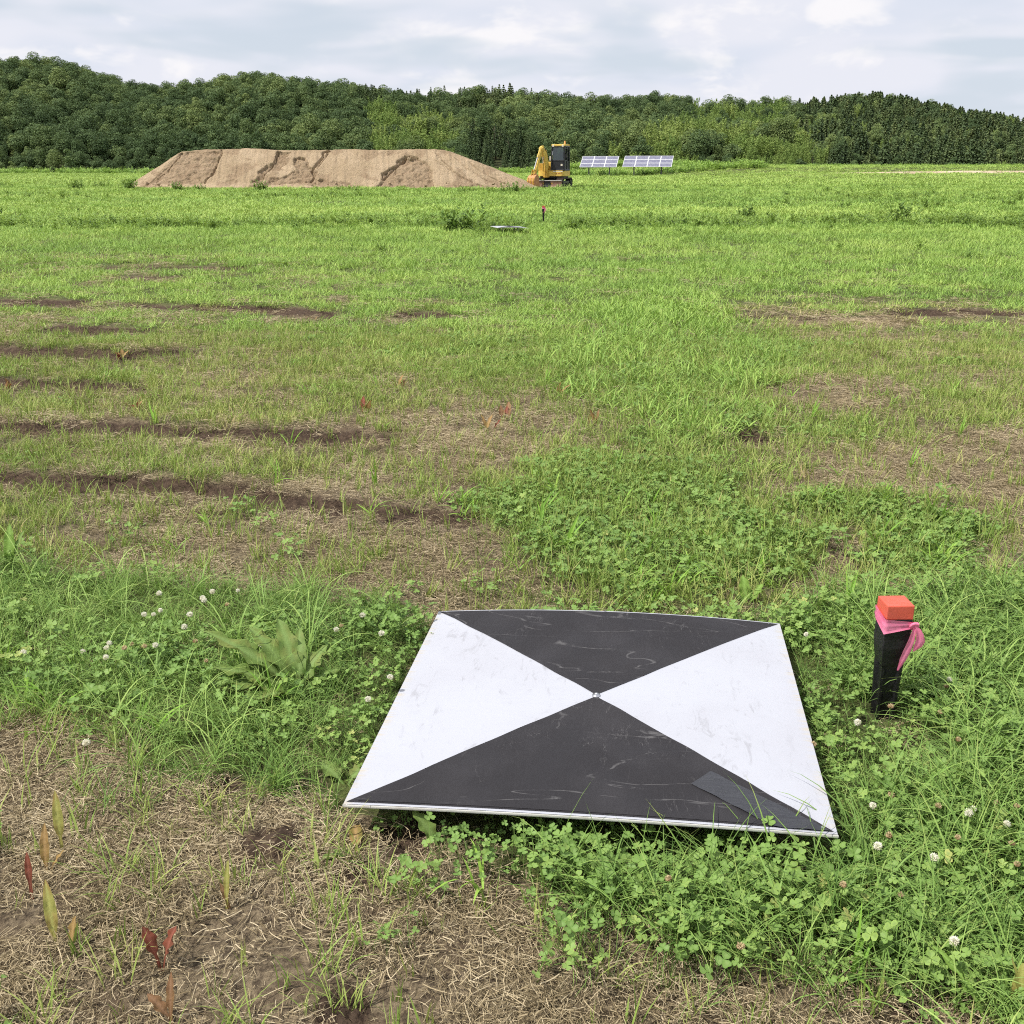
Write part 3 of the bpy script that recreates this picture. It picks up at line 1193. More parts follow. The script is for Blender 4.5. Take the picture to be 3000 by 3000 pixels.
def stake(loc, rz, label):
    root = empty('survey_stake', loc, rz)
    tag(root, label, 'survey stake')
    H, w = 0.292, 0.0295
    mb = MB()
    mb.box((0, 0, H - 0.0165), (2 * w + 0.001, 2 * w + 0.001, 0.033))
    mb.build('cap', M['cap'], root, bevel=0.0025)
    # black body: square head that narrows into a four-ribbed shaft
    mb = MB()
    mb.add([(sx * w, sy * w, z) for z in (H - 0.033, H - 0.105) for sx, sy in ((-1, -1), (1, -1), (1, 1), (-1, 1))]
           + [(sx * w * 0.80, sy * w * 0.80, H - 0.150) for sx, sy in ((-1, -1), (1, -1), (1, 1), (-1, 1))],
           [(3, 2, 1, 0), (0, 1, 5, 4), (1, 2, 6, 5), (2, 3, 7, 6), (3, 0, 4, 7), (4, 5, 9, 8), (5, 6, 10, 9), (6, 7, 11, 10), (7, 4, 8, 11), (8, 9, 10, 11)])
    mb.build('head', M['stake'], root, bevel=0.003)
    mb = MB()
    a, b = w * 0.80, w * 0.60
    prof = [(-a, -a), (-b, -a), (-b * 0.6, -b), (b * 0.6, -b), (b, -a), (a, -a), (a, -b), (b, -b * 0.6), (b, b * 0.6), (a, b), (a, a), (b, a), (b * 0.6, b), (-b * 0.6, b), (-b, a), (-a, a), (-a, b), (-b, b * 0.6), (-b, -b * 0.6), (-a, -b)]
    n_ = len(prof)
    vs = [(x, y, H - 0.1495) for x, y in prof] + [(x * 0.9, y * 0.9, 0.06) for x, y in prof] + [(x * 0.55, y * 0.55, -0.12) for x, y in prof]
    fs = []
    for l in range(2):
        for i in range(n_):
            k = (i + 1) % n_
            fs.append((l * n_ + i, (l + 1) * n_ + i, (l + 1) * n_ + k, l * n_ + k))
    mb.add(vs, fs)
    mb.build('shaft', M['stake'], root)
    # ribbon: band round the head, knot at the front right corner, two tails
    mb = MB()
    g = w + 0.0022
    path = [(-g, g), (-g, -g), (g, -g), (g, g)]
    pts = []
    for i in range(4):
        p, q = path[i], path[(i + 1) % 4]
        for k in range(8):
            t = k / 8
            pts.append((p[0] + (q[0] - p[0]) * t, p[1] + (q[1] - p[1]) * t))
    vs = []
    rows = 6
    for i, (x, y) in enumerate(pts):
        u = i / len(pts) * 4
        if u < 1:        # left side, falls towards the front
            top, bot = H - 0.022 - 0.008 * u, H - 0.052 - 0.014 * u
        elif u < 2:      # front: gathers towards the knot
            t = u - 1
            top, bot = H - 0.030 - 0.008 * t, H - 0.066 + 0.014 * t
        elif u < 3:
            t = u - 2
            top, bot = H - 0.040 + 0.008 * t, H - 0.052 - 0.004 * t
        else:
            t = u - 3
            top, bot = H - 0.032 + 0.008 * t, H - 0.056 + 0.004 * t
        for k in range(rows):
            s_ = k / (rows - 1)
            z = top + (bot - top) * s_
            pl = 0.0016 * math.sin(k * 2.4 + u * 1.5)
            r_ = math.hypot(x, y)
            vs.append((x * (1 + pl / r_), y * (1 + pl / r_), z))
    fs = []
    L_ = len(pts)
    for i in range(L_):
        for k in range(rows - 1):
            fs.append((i * rows + k, i * rows + k + 1, ((i + 1) % L_) * rows + k + 1, ((i + 1) % L_) * rows + k))
    mb.add(vs, fs)
    rb = mb.build('ribbon', M['ribbon'], root, True)
    mb = MB()
    kx, ky, kz = g + 0.001, -g - 0.001, H - 0.047
    for k in range(3):
        cen = [(kx + 0.008 * math.cos(a_) * (1 - .2 * k), ky - 0.003 * math.sin(a_ + k), kz + 0.0075 * math.sin(a_ + k)) for a_ in np.linspace(0, 6.283, 9)]
        mb.tube(cen, 0.0036, 6, False)
    mb.build('knot', M['ribbon'], rb, True)

    def tail(line, widths, fold):
        mb = MB()
        vs = []
        for i, ((x, y, z), wd) in enumerate(zip(line, widths)):
            for k in range(5):
                t = k / 4 - 0.5
                vs.append((kx + x + t * wd * 0.92, ky + y + fold * wd * math.cos(t * 5.5 + i * 0.5) * 0.32 + t * wd * 0.2, kz + z - abs(t) * wd * 0.1 - t * wd * 0.25))
        mb.add(vs, [(i * 5 + k, i * 5 + k + 1, i * 5 + 6 + k, i * 5 + 5 + k) for i in range(len(line) - 1) for k in range(4)])
        mb.build('ribbon_tail', M['ribbon'], rb, True)

    tail([(0, -0.003, 0), (-0.002, -0.005, -0.012), (-0.005, -0.006, -0.031), (-0.012, -0.006, -0.058), (-0.017, -0.005, -0.077), (-0.025, -0.003, -0.106)],
         [0.006, 0.012, 0.0165, 0.019, 0.017, 0.005], 0.35)
    tail([(0.001, -0.003, 0.003), (0.007, -0.005, -0.003), (0.012, -0.006, -0.015), (0.0155, -0.006, -0.031), (0.012, -0.005, -0.046), (0.004, -0.003, -0.060)],
         [0.006, 0.013, 0.020, 0.024, 0.021, 0.003], 0.3)
    return root


SB = G(2610, 2125)
stake((SB[0] - 0.010, SB[1] + 0.035, 0.0), R(1.5), 'black survey stake with orange-red cap and pink ribbon beside the board')
SF = G(1592, 655)
stake((SF[0], SF[1], 0.09), R(-4), 'tiny far stake with red cap standing past the far survey board')

# ------------------------------------------------------------------ soil mound
MX0, MX1 = G(383, 556)[0] - 1.9, AT(1548, 545, 64.5)[0] + 0.7
MY = 63.0            # foot of the front face
MTOP = 2.28
SLOPE = 0.80         # rise over run of the front face


def mpt(X, Y):
    """place measured on the mound's front: x along it, t up the face"""
    px, py = 300 + X / 1.486, 380 + Y / 1.486
    t = min(1.0, max(0.0, (556 - py) / (556 - 437)))
    y = MY + t * MTOP / SLOPE
    return AT(px, py, y)[0], t


def build_mound():
    nu, nv = 520, 150
    us = np.linspace(0, 1, nu)
    vs = np.concatenate([np.linspace(0, 1, 96, endpoint=False), np.linspace(1, 2, 30, endpoint=False), np.linspace(2, 3, 24)])
    uu, vv = np.meshgrid(us, vs, indexing='ij')
    x = MX0 + uu * (MX1 - MX0)
    run = MTOP / SLOPE
    # ends slope too: 2.9 m on the left, 4.6 m on the right
    top_line = MTOP * (0.975 + 0.05 * vnoise(x * 0.5, x * 0, 90)) * (0.95 + 0.05 * sstep(0.02, 0.3, uu))
    lim = np.minimum(sstep(0, 1, 0.5) * 0 + np.clip((x - MX0) / 3.3, 0, 1), np.clip((MX1 - x) / 5.8, 0, 1) ** 0.9)
    depth = 7.0
    t = np.where(vv < 1, vv, np.where(vv < 2, 1.0, 3 - vv))
    # cross-section: front face up, top, back face
    hmax = top_line * np.clip(lim, 0, 1)
    rr = hmax / SLOPE
    yfront = MY + (1 - lim) * 1.2
    yback = MY + 2 * run + depth - (1 - lim) * 1.2
    y = np.where(vv < 1, yfront + vv * rr, np.where(vv < 2, yfront + rr + (vv - 1) * (yback - yfront - 2 * rr), yback - rr * (3 - vv)))
    z = hmax * t
    # soft shoulder and lumps
    shoulder = np.exp(-((t - 1) / 0.10) ** 2)
    z = z - 0.05 * shoulder * (0.4 + fbm(x * 1.5, t * 4, 91, 3)) * np.clip(hmax, 0, 1)
    front = (vv < 1.25).astype(float)
    tt = np.clip(np.where(vv < 1, vv, 1.0), 0, 1)
    wx = x + (fbm(x * 1.1, tt * 5, 92, 4) - 0.5) * 1.1
    wt = tt + (fbm(x * 1.4 + 9, tt * 6, 93, 4) - 0.5) * 0.22
    cut = np.zeros_like(x)
    scar = np.zeros_like(x)
    scars = [([(345, 88), (520, 108), (505, 165), (450, 235), (190, 243), (250, 180), (320, 110)], 0.13, 0.9),
             ([(750, 92), (835, 90), (790, 150), (730, 190), (695, 232), (672, 225), (690, 185), (740, 150)], 0.32, 0.9),
             ([(850, 128), (890, 128), (915, 180), (935, 238), (700, 240), (790, 205), (825, 170)], 0.26, 1.0),
             ([(1325, 118), (1375, 128), (1430, 175), (1455, 255), (1195, 255), (1225, 215), (1275, 150)], 0.34, 1.0),
             ([(930, 215), (1080, 240), (1080, 258), (930, 258)], 0.16, 0.8),
             ([(520, 225), (600, 225), (610, 250), (510, 250)], 0.12, 0.7),
             ([(440, 95), (515, 90), (515, 125), (460, 128)], -0.10, 0.0),
             ([(1230, 95), (1275, 92), (1260, 115), (1225, 112)], 0.12, 0.5),
             ([(150, 245), (300, 110), (330, 100), (240, 200), (200, 245)], 0.06, 0.5),
             ([(1620, 225), (1850, 250), (1700, 262), (1500, 262)], 0.06, 0.6)]
    for poly, dpt, sc in scars:
        pl = [mpt(*p) for p in poly]
        # soft edge by averaging a few shifted tests
        acc = np.zeros_like(x)
        for ox, ot in ((0, 0), (0.02, 0.005), (-0.02, -0.005), (0.02, -0.005), (-0.02, 0.005)):
            acc += in_poly(wx + ox, wt + ot, pl)
        acc = acc / 5 * front
        cut += dpt * 0.42 * acc
        scar = np.maximum(scar, acc * sc)
    cracks = [([(522, 88), (520, 110), (500, 150), (470, 205), (448, 235)], 0.07, 0.34),
              ([(765, 95), (745, 150), (722, 185), (695, 228)], 0.07, 0.32),
              ([(1000, 84), (965, 95), (962, 115), (930, 160), (905, 185), (925, 205), (915, 225)], 0.10, 0.42),
              ([(985, 100), (950, 150), (935, 170)], 0.09, 0.25),
              ([(1330, 120), (1290, 150), (1255, 190), (1215, 222)], 0.08, 0.30),
              ([(1340, 118), (1375, 128)], 0.08, 0.30), ([(860, 125), (885, 127)], 0.09, 0.22),
              ([(350, 92), (315, 130), (290, 155)], 0.06, 0.2), ([(255, 175), (272, 170)], 0.07, 0.25),
              ([(250, 165), (160, 240)], 0.05, 0.12),
              ([(1480, 132), (1525, 165)], 0.05, 0.22), ([(1420, 120), (1660, 245)], 0.05, 0.10), ([(1500, 160), (1640, 240)], 0.05, 0.10),
              ([(1530, 110), (1720, 225)], 0.05, 0.10), ([(1600, 110), (1800, 230)], 0.05, 0.10), ([(1690, 165), (1780, 220)], 0.05, 0.14), ([(1440, 90), (1560, 200)], 0.05, 0.08),
              ([(700, 235), (640, 250)], 0.06, 0.1)]
    for line, w, dpt in cracks:
        ln = [mpt(*p) for p in line]
        ln = [(a, b * 2.4) for a, b in ln]
        d = dist_line(x + (wx - x) * 0.25, (tt + (wt - tt) * 0.35) * 2.4, ln)
        c = np.exp(-(d / (w * 0.6)) ** 4) * front
        cut += dpt * 0.65 * c
        scar = np.maximum(scar, c * 0.5)
    k = np.clip(hmax / MTOP * 2.5, 0, 1)
    lump = (fbm(x * 3.2, tt * 9, 95, 5, 0.6) - 0.5) * (0.07 + 0.34 * scar) * k
    lump = lump + (fbm(x * 5.0 + tt * 1.5, tt * 1.1, 196, 4, 0.6) - 0.5) * 0.13 * k * (1 - 0.5 * scar)
    n_y, n_z = -0.62, 0.78
    dd = (-cut * k + lump) * np.where(vv < 1.1, 1, 0.35) * np.clip(tt * 12, 0, 1)
    y = y + n_y * dd
    z = z + n_z * dd * np.where(tt > 0.95, 0.5, 1)
    # slumped apron along the foot
    apron = np.exp(-((tt) / 0.07) ** 2) * front * (0.25 + 0.9 * sstep(0.35, 0.8, fbm(x * 0.6, x * 0 + 2, 97, 3))) * k
    y = y - apron * 0.55
    z = z + apron * 0.03
    z = np.maximum(z, -0.02 + 0.0 * z) + relief(x.ravel(), np.clip(y, 1, None).ravel()).reshape(x.shape) - 0.02
    P = np.stack([x, y, z], -1)
    m, nt, out = new_mat('sandy_soil')
    n = N(nt)
    p = n.pos()
    base = n.mix((0.39, 0.295, 0.19), (0.465, 0.358, 0.24), n.rng(n.noise(p, 0.8, 6), 0.35, 0.65))
    damp = n.rng(n.noise(n.mapping(p, (1, 1, 1.4)), 0.75, 5, 0.5, 0.4), 0.54, 0.58)
    base = n.mix(base, (0.31, 0.225, 0.145), n.math('MULTIPLY', damp, 0.75))
    base = n.mix(base, (0.26, 0.185, 0.12), n.math('MULTIPLY', n.rng(n.attr('scar'), 0.2, 0.8), 0.5))
    base = n.mix(base, (0.32, 0.215, 0.14), n.rng(n.noise(n.mapping(p, (3, 1, 1), (0, 0.9, 0)), 1.7, 6, 0.7), 0.56, 0.72, 0, 0.6))
    hh = n.math('ADD', n.noise(p, 6, 8, 0.7), n.noise(p, 22, 4, 0.7))
    nt.links.new(n.bsdf(base, 0.95, 0.08, normal=n.bump(hh, 0.8, 0.10)), out.inputs['Surface'])
    o = link_mesh('soil_mound', grid_mesh('soil_mound', P, m, True, {'scar': scar}))
    tag(o, 'long flat-topped mound of tan sandy soil with slumped scars and cracks', 'soil mound')


build_mound()


def build_clods():
    protos = []
    for k in range(4):
        r = random.Random(k + 40)
        bm = bmesh.new()
        bmesh.ops.create_icosphere(bm, subdivisions=2, radius=1.0)
        for v in bm.verts:
            v.co *= r.uniform(0.7, 1.15)
            v.co.z *= 0.7
        me = bpy.data.meshes.new('clod')
        bm.to_mesh(me)
        bm.free()
        me.materials.append(bpy.data.materials['sandy_soil'])
        protos.append(me)
    n = 420
    x = rng.uniform(MX0 + 0.6, MX1 - 0.8, n)
    t = rng.random(n) ** 2.5
    y = MY - 0.75 + t * 1.3 + rng.normal(0, 0.12, n)
    z = relief(x, y) + np.clip((y - MY) * SLOPE, 0, 2) * 0.9
    scatter('soil_clods', protos, np.stack([x, y, z + 0.02], -1), np.stack([rng.random(n) * 6, rng.random(n) * 6, rng.random(n) * 6], -1), rng.uniform(0.02, 0.09, n) * (0.5 + rng.random(n)),
            rng.random(n), rng.integers(0, 4, n), 'loose clods of sandy soil along the foot of the mound', 'soil')


# ------------------------------------------------------------------ excavator
M['yellow'] = paint('yellow_paint', (0.76, 0.53, 0.11), 0.5, 0.4, (0.46, 0.28, 0.09), 0.5, 4)
M['dark_yellow'] = paint('worn_yellow', (0.58, 0.36, 0.06), 0.55, 0.35, (0.20, 0.11, 0.05), 0.7, 5)
M['black'] = paint('black_metal', (0.016, 0.017, 0.02), 0.4, 0.4, (0.05, 0.045, 0.04), 0.4, 4)
M['track_rubber'] = paint('track_rubber', (0.045, 0.036, 0.03), 0.85, 0.2, (0.15, 0.10, 0.07), 0.7, 6, 0.4)
M['blade_steel'] = paint('blade_steel', (0.30, 0.18, 0.13), 0.6, 0.3, (0.14, 0.075, 0.05), 0.9, 2.5, 0.3)
M['bucket_steel'] = paint('bucket_steel', (0.50, 0.27, 0.12), 0.6, 0.3, (0.32, 0.15, 0.07), 0.8, 4, 0.3)
M['chrome'] = paint('chrome', (0.75, 0.75, 0.73), 0.2, 0.5, amount=0.2, metal=1.0)
M['decal'] = paint('decal', (0.72, 0.66, 0.55), 0.5, 0.3, amount=0.2)
M['red_print'] = paint('red_print', (0.30, 0.09, 0.05), 0.6, 0.2, amount=0.1)
M['seat'] = paint('seat', (0.03, 0.032, 0.036), 0.8, 0.2, amount=0.1)
M['amber'] = paint('amber', (0.70, 0.30, 0.05), 0.35, 0.5, amount=0.2)
m, nt, out = new_mat('cab_glass')
n = N(nt)
gl = node(nt, 'ShaderNodeBsdfGlossy')
gl.inputs['Roughness'].default_value = 0.04
gl.inputs['Color'].default_value = (0.8, 0.85, 0.85, 1)
tp = node(nt, 'ShaderNodeBsdfTransparent')
tp.inputs['Color'].default_value = (0.55, 0.64, 0.61, 1)
fr = node(nt, 'ShaderNodeFresnel')
fr.inputs['IOR'].default_value = 1.5
nt.links.new(n.mixsh(tp.outputs[0], gl.outputs[0], n.math('ADD', fr.outputs[0], 0.06)), out.inputs['Surface'])
M['cab_glass'] = m


def build_excavator():
    YD = 68.9
    loc = AT(1622, 546, YD)
    root = empty('mini_excavator', (loc[0], YD, float(relief(np.array([loc[0]]), np.array([YD]))[0])))
    tag(root, 'yellow mini excavator with black cab parked at the end of the soil mound', 'excavator')
    th = R(-90 - 19)                       # heading of the tracks, +x forward
    U = Matrix.Rotation(th, 4, 'Z')

    def part(name, mb, mat, parent=root, mtx=U, bevel=0.0, smooth=False):
        me = mb.mesh(name, mat, smooth, bevel)
        me.transform(mtx)
        return link_mesh(name, me, parent)

    # ---- undercarriage
    for sgn in (-1, 1):
        yc = sgn * 0.72
        mb = MB()
        prof = []
        for k in range(13):
            a = math.pi / 2 + math.pi * k / 12
            prof.append((-0.92 + 0.27 * math.cos(a), 0.30 + 0.27 * math.sin(a)))
        for k in range(13):
            a = -math.pi / 2 + math.pi * k / 12
            prof.append((0.92 + 0.27 * math.cos(a), 0.30 + 0.27 * math.sin(a)))
        inner = [(x * 0.965, 0.30 + (z - 0.30) * 0.80) for x, z in prof]
        n_ = len(prof)
        y0, y1 = yc - 0.2, yc + 0.2
        vs = [(x, y0, z) for x, z in prof] + [(x, y1, z) for x, z in prof] + [(x, y0, z) for x, z in inner] + [(x, y1, z) for x, z in inner]
        fs = []
        for i in range(n_):
            k = (i + 1) % n_
            fs += [(i, k, n_ + k, n_ + i), (2 * n_ + k, 2 * n_ + i, 3 * n_ + i, 3 * n_ + k), (k, i, 2 * n_ + i, 2 * n_ + k), (n_ + i, n_ + k, 3 * n_ + k, 3 * n_ + i)]
        mb.add(vs, fs)
        tr_ = part('track', mb, M['track_rubber'])
        # grousers
        mb = MB()
        per = [Vector((x, 0, z)) for x, z in prof] + [Vector((prof[0][0], 0, prof[0][1]))]
        lens = [(per[i + 1] - per[i]).length for i in range(n_)]
        tot = sum(lens)
        for q in range(44):
            s = tot * q / 44
            i = 0
            while s > lens[i]:
                s -= lens[i]
                i += 1
            d = (per[i + 1] - per[i]).normalized()
            p = per[i] + d * s
            nrm = Vector((-d.z, 0, d.x)) * -1
            if nrm.dot(p - Vector((max(-0.92, min(0.92, p.x)), 0, 0.30))) < 0:
                nrm = -nrm
            Mx = Matrix((d, Vector((0, 1, 0)), nrm)).transposed()
            mb.box((p.x + nrm.x * 0.012, yc, p.z + nrm.z * 0.012), (0.05, 0.40, 0.03), Mx)
        part('grousers', mb, M['track_rubber'], tr_)
        for wx, wr in ((-0.92, 0.20), (0.92, 0.20), (-0.5, 0.10), (-0.12, 0.10), (0.25, 0.10), (0.6, 0.10)):
            mb = MB()
            wz = 0.30 if wr > 0.15 else 0.17
            mb.tube([(wx, yc - 0.17, wz), (wx, yc + 0.17, wz)], wr, 16)
            mb.tube([(wx, yc + sgn * 0.165, wz), (wx, yc + sgn * 0.195, wz)], wr * 0.45, 12)
            part('wheel', mb, M['black'], tr_)
        mb = MB()
        mb.box((0, yc, 0.32), (1.5, 0.26, 0.16))
        part('track_frame', mb, M['black'], tr_, bevel=0.02)
    mb = MB()
    mb.box((0, 0, 0.40), (1.0, 1.1, 0.22))
    mb.tube([(0, 0, 0.45), (0, 0, 0.66)], 0.36, 20)
    part('undercarriage', mb, M['black'], bevel=0.02)
    # ---- dozer blade
    mb = MB()
    prof = [(1.42, 0.03), (1.36, 0.12), (1.34, 0.25), (1.38, 0.42), (1.33, 0.42), (1.28, 0.25), (1.31, 0.10), (1.36, 0.02)]
    mb.prism(prof, -0.92, 0.92)
    bl = part('dozer_blade', mb, M['blade_steel'], bevel=0.008)
    mb = MB()
    mb.box((1.355, 0, 0.43), (0.075, 1.84, 0.03))
    part('top_rail', mb, M['board_edge'], bl)
    mb = MB()
    mb.prism([(1.395, 0.04), (1.37, 0.14), (1.36, 0.26), (1.395, 0.40), (1.415, 0.40), (1.39, 0.26), (1.40, 0.15), (1.44, 0.04)], -0.2, 0.2)
    part('wear_plate', mb, M['black'], bl)
    for sgn in (-1, 1):
        mb = MB()
        mb.box((0.95, sgn * 0.28, 0.27), (0.80, 0.10, 0.13))
        part('blade_arm', mb, M['dark_yellow'], bl, bevel=0.01)
    mb = MB()
    mb.tube([(0.45, 0, 0.5), (1.3, 0, 0.30)], 0.05, 10)
    part('blade_cylinder', mb, M['black'], bl)
    # ---- upper house; same heading
    def rounded(x0, x1, y0, y1, r, rear=0.0):
        pts = []
        for cx, cy, a0 in ((x1 - r, y1 - r, 0), (x0 + r, y1 - r, 90), (x0 + r, y0 + r, 180), (x1 - r, y0 + r, 270)):
            for k in range(7):
                a = R(a0 + 90 * k / 6)
                pts.append((cx + r * math.cos(a), cy + r * math.sin(a)))
        return pts

    def extr(mb, pts, z0, z1, k=1.0):
        n_ = len(pts)
        vs = [(x, y, z0) for x, y in pts] + [(x * k, y * k, z1) for x, y in pts]
        fs = [tuple(reversed(range(n_))), tuple(range(n_, 2 * n_))]
        for i in range(n_):
            j = (i + 1) % n_
            fs.append((i, j, n_ + j, n_ + i))
        mb.add(vs, fs)

    mb = MB()
    extr(mb, rounded(-0.95, 0.72, -0.88, 0.88, 0.28), 0.68, 1.02)
    hs = part('house', mb, M['yellow'], bevel=0.025)
    mb = MB()
    extr(mb, rounded(-0.98, -0.15, -0.86, 0.86, 0.30), 1.0205, 1.55, 0.96)
    part('engine_hood', mb, M['yellow'], bevel=0.03)
    mb = MB()
    extr(mb, rounded(-0.10, 0.62, -0.86, -0.34, 0.08), 1.0205, 1.45)
    part('side_tank', mb, M['dark_yellow'], bevel=0.03)
    mb = MB()
    extr(mb, rounded(-0.85, 0.60, -0.75, 0.75, 0.1), 0.60, 0.6795)
    part('deck_plate', mb, M['black'])
    # worn print on the skirt, on the front and on the left side
    for i, (a, ln) in enumerate(((0.30, 0.05), (0.40, 0.10), (0.52, 0.07), (0.61, 0.12), (0.73, 0.06))):
        mb = MB()
        mb.box((0.7235, a, 0.86), (0.004, ln * 0.7, 0.055))
        part('lettering', mb, M['red_print'], hs)
    mb = MB()
    mb.box((0.7225, 0.48, 0.97), (0.004, 0.66, 0.05))
    part('decal_stripe', mb, M['decal'], hs)
    # ---- cab at the left front
    cx0, cx1, cy0, cy1, z0, z1 = -0.52, 0.60, 0.02, 0.86, 1.02, 2.50
    mb = MB()
    sl = 0.07
    t_ = 0.055

    def corner(fx, fy, z):
        s = (z - z0) / (z1 - z0)
        x = cx1 - sl * s if fx else cx0 + 0.03 * s
        y = cy1 - 0.02 * s if fy else cy0 + 0.02 * s
        return Vector((x, y, z))

    for fx in (0, 1):
        for fy in (0, 1):
            mb.tube([corner(fx, fy, z0), corner(fx, fy, 1.8), corner(fx, fy, z1)], t_, 6)
    for z in (z0 + 0.03, z1 - 0.04):
        for a, b in (((0, 0), (1, 0)), ((1, 0), (1, 1)), ((1, 1), (0, 1)), ((0, 1), (0, 0))):
            mb.tube([corner(*a, z), corner(*b, z)], t_, 6)
    mb.tube([(0.02, cy1 - 0.005, z0), (0.02, cy1 - 0.02, z1)], 0.05, 6)
    mb.tube([corner(1, 0, 1.62), corner(1, 1, 1.62)], 0.028, 6)
    mb.tube([(0.02, cy1 - 0.005, 1.62), corner(1, 1, 1.62)], 0.028, 6)
    cab = part('cab', mb, M['black'])

    def quad(name, pts, mat, th_=0.012):
        mb = MB()
        a, b, c = pts[0], pts[1], pts[2]
        nn = (b - a).cross(c - a).normalized() * th_
        vs = list(pts) + [p - nn for p in pts]
        mb.add(vs, [(0, 1, 2, 3), (7, 6, 5, 4), (0, 4, 5, 1), (1, 5, 6, 2), (2, 6, 7, 3), (3, 7, 4, 0)])
        return part(name, mb, mat, cab)

    def lerp(fx, y, z):
        p = corner(fx, 0, z)
        return Vector((p.x, y, z))

    quad('windscreen', [lerp(1, cy0 + 0.07, 1.65), lerp(1, cy1 - 0.07, 1.65), lerp(1, cy1 - 0.09, z1 - 0.1), lerp(1, cy0 + 0.09, z1 - 0.1)], M['cab_glass'])
    lowp = quad('lower_panel', [lerp(1, cy0 + 0.05, 1.08), lerp(1, cy1 - 0.05, 1.08), lerp(1, cy1 - 0.06, 1.60), lerp(1, cy0 + 0.06, 1.60)], M['black'], 0.03)
    mb = MB()
    mb.box((lerp(1, 0, 1.36).x + 0.016, cy1 - 0.17, 1.36), (0.01, 0.12, 0.12))
    part('label_plate', mb, M['decal'], cab)
    side = lambda x, z: Vector((x, corner(1, 1, z).y, z))
    quad('door_window', [side(0.06, 1.65), side(cx1 - 0.10, 1.65), side(cx1 - 0.14, z1 - 0.1), side(0.06, z1 - 0.1)][::-1], M['cab_glass'])
    quad('door_panel', [side(0.06, 1.08), side(cx1 - 0.06, 1.08), side(cx1 - 0.09, 1.60), side(0.06, 1.60)][::-1], M['black'], 0.03)
    quad('rear_side_window', [side(cx0 + 0.07, 1.65), side(-0.03, 1.65), side(-0.03, z1 - 0.1), side(cx0 + 0.08, z1 - 0.1)][::-1], M['cab_glass'])
    quad('rear_side_panel', [side(cx0 + 0.05, 1.08), side(-0.03, 1.08), side(-0.03, 1.60), side(cx0 + 0.06, 1.60)][::-1], M['black'], 0.03)
    rside = lambda x, z: Vector((x, corner(1, 0, z).y, z))
    quad('inner_window', [rside(cx0 + 0.07, 1.45), rside(cx1 - 0.09, 1.45), rside(cx1 - 0.14, z1 - 0.1), rside(cx0 + 0.08, z1 - 0.1)], M['cab_glass'])
    quad('inner_panel', [rside(cx0 + 0.05, 1.08), rside(cx1 - 0.06, 1.08), rside(cx1 - 0.09, 1.40), rside(cx0 + 0.06, 1.40)], M['black'], 0.03)
    quad('rear_window', [lerp(0, cy1 - 0.07, 1.75), lerp(0, cy0 + 0.07, 1.75), lerp(0, cy0 + 0.09, z1 - 0.1), lerp(0, cy1 - 0.09, z1 - 0.1)], M['cab_glass'])
    quad('rear_panel', [lerp(0, cy1 - 0.05, 1.08), lerp(0, cy0 + 0.05, 1.08), lerp(0, cy0 + 0.06, 1.70), lerp(0, cy1 - 0.06, 1.70)], M['black'], 0.03)
    mb = MB()
    mb.box((-0.10, 0.44, 1.40), (0.42, 0.44, 0.14))
    mb.box((-0.30, 0.44, 1.72), (0.12, 0.42, 0.60))
    mb.box((-0.33, 0.44, 2.06), (0.10, 0.24, 0.16))
    part('seat', mb, M['seat'], cab, bevel=0.03)
    for yy in (0.20, 0.70):
        mb = MB()
        mb.tube([(0.22, yy, 1.2), (0.26, yy, 1.62), (0.24, yy, 1.74)], 0.018, 6)
        part('lever', mb, M['seat'], cab)
    mb = MB()
    mb.tube([(0.44, 0.60, 1.62), (0.40, 0.25, 2.02)], 0.012, 5)
    part('wiper', mb, M['black'], cab)
    mb = MB()
    mb.tube([(cx1 - 0.02, cy0 + 0.06, 1.7), (cx1 + 0.02, cy0 + 0.06, 1.95), (cx1 - 0.05, cy0 + 0.07, 2.2)], 0.016, 6)
    part('grab_rail', mb, M['chrome'], cab)
    mb = MB()
    mb.box(((cx0 + cx1) / 2 - 0.02, (cy0 + cy1) / 2, z1 + 0.03), (cx1 - cx0 + 0.02, cy1 - cy0 + 0.04, 0.12))
    rf = part('roof', mb, M['yellow'], cab, bevel=0.035)
    mb = MB()
    mb.box((cx1 - 0.06, (cy0 + cy1) / 2 - 0.1, z1 + 0.02), (0.06, 0.30, 0.09))
    part('roof_panel', mb, M['decal'], cab, bevel=0.01)
    for yy in (cy0 + 0.10, cy1 - 0.12):
        mb = MB()
        mb.box((cx1 - 0.03, yy, z1 + 0.0), (0.07, 0.12, 0.13))
        part('work_light', mb, M['decal'], cab, bevel=0.015)
    mb = MB()
    bx, by = 0.16, cy1 - 0.11
    mb.tube([(bx, by, z1 + 0.08), (bx, by, z1 + 0.14), (bx, by, z1 + 0.15), (bx, by, z1 + 0.24), (bx, by, z1 + 0.29)], [0.07, 0.07, 0.055, 0.05, 0.03], 12)
    part('beacon', mb, M['amber'], cab, smooth=True)
    mb = MB()
    mb.tube([(cx1 - 0.15, cy1, 2.0), (cx1 - 0.02, cy1 + 0.12, 2.05), (cx1 - 0.02, cy1 + 0.12, 1.98)], 0.012, 6)
    mb.box((cx1 - 0.03, cy1 + 0.13, 1.9), (0.03, 0.12, 0.2))
    part('mirror', mb, M['black'], cab, bevel=0.01)
    mb = MB()
    mb.box((0.42, -0.12, 1.75), (0.05, 0.10, 0.26))
    part('boom_light', mb, M['decal'], root, bevel=0.01)

    # ---- boom, arm and bucket; swung further towards the left of the view
    foot = U @ Vector((0.78, -0.28, 0.0))
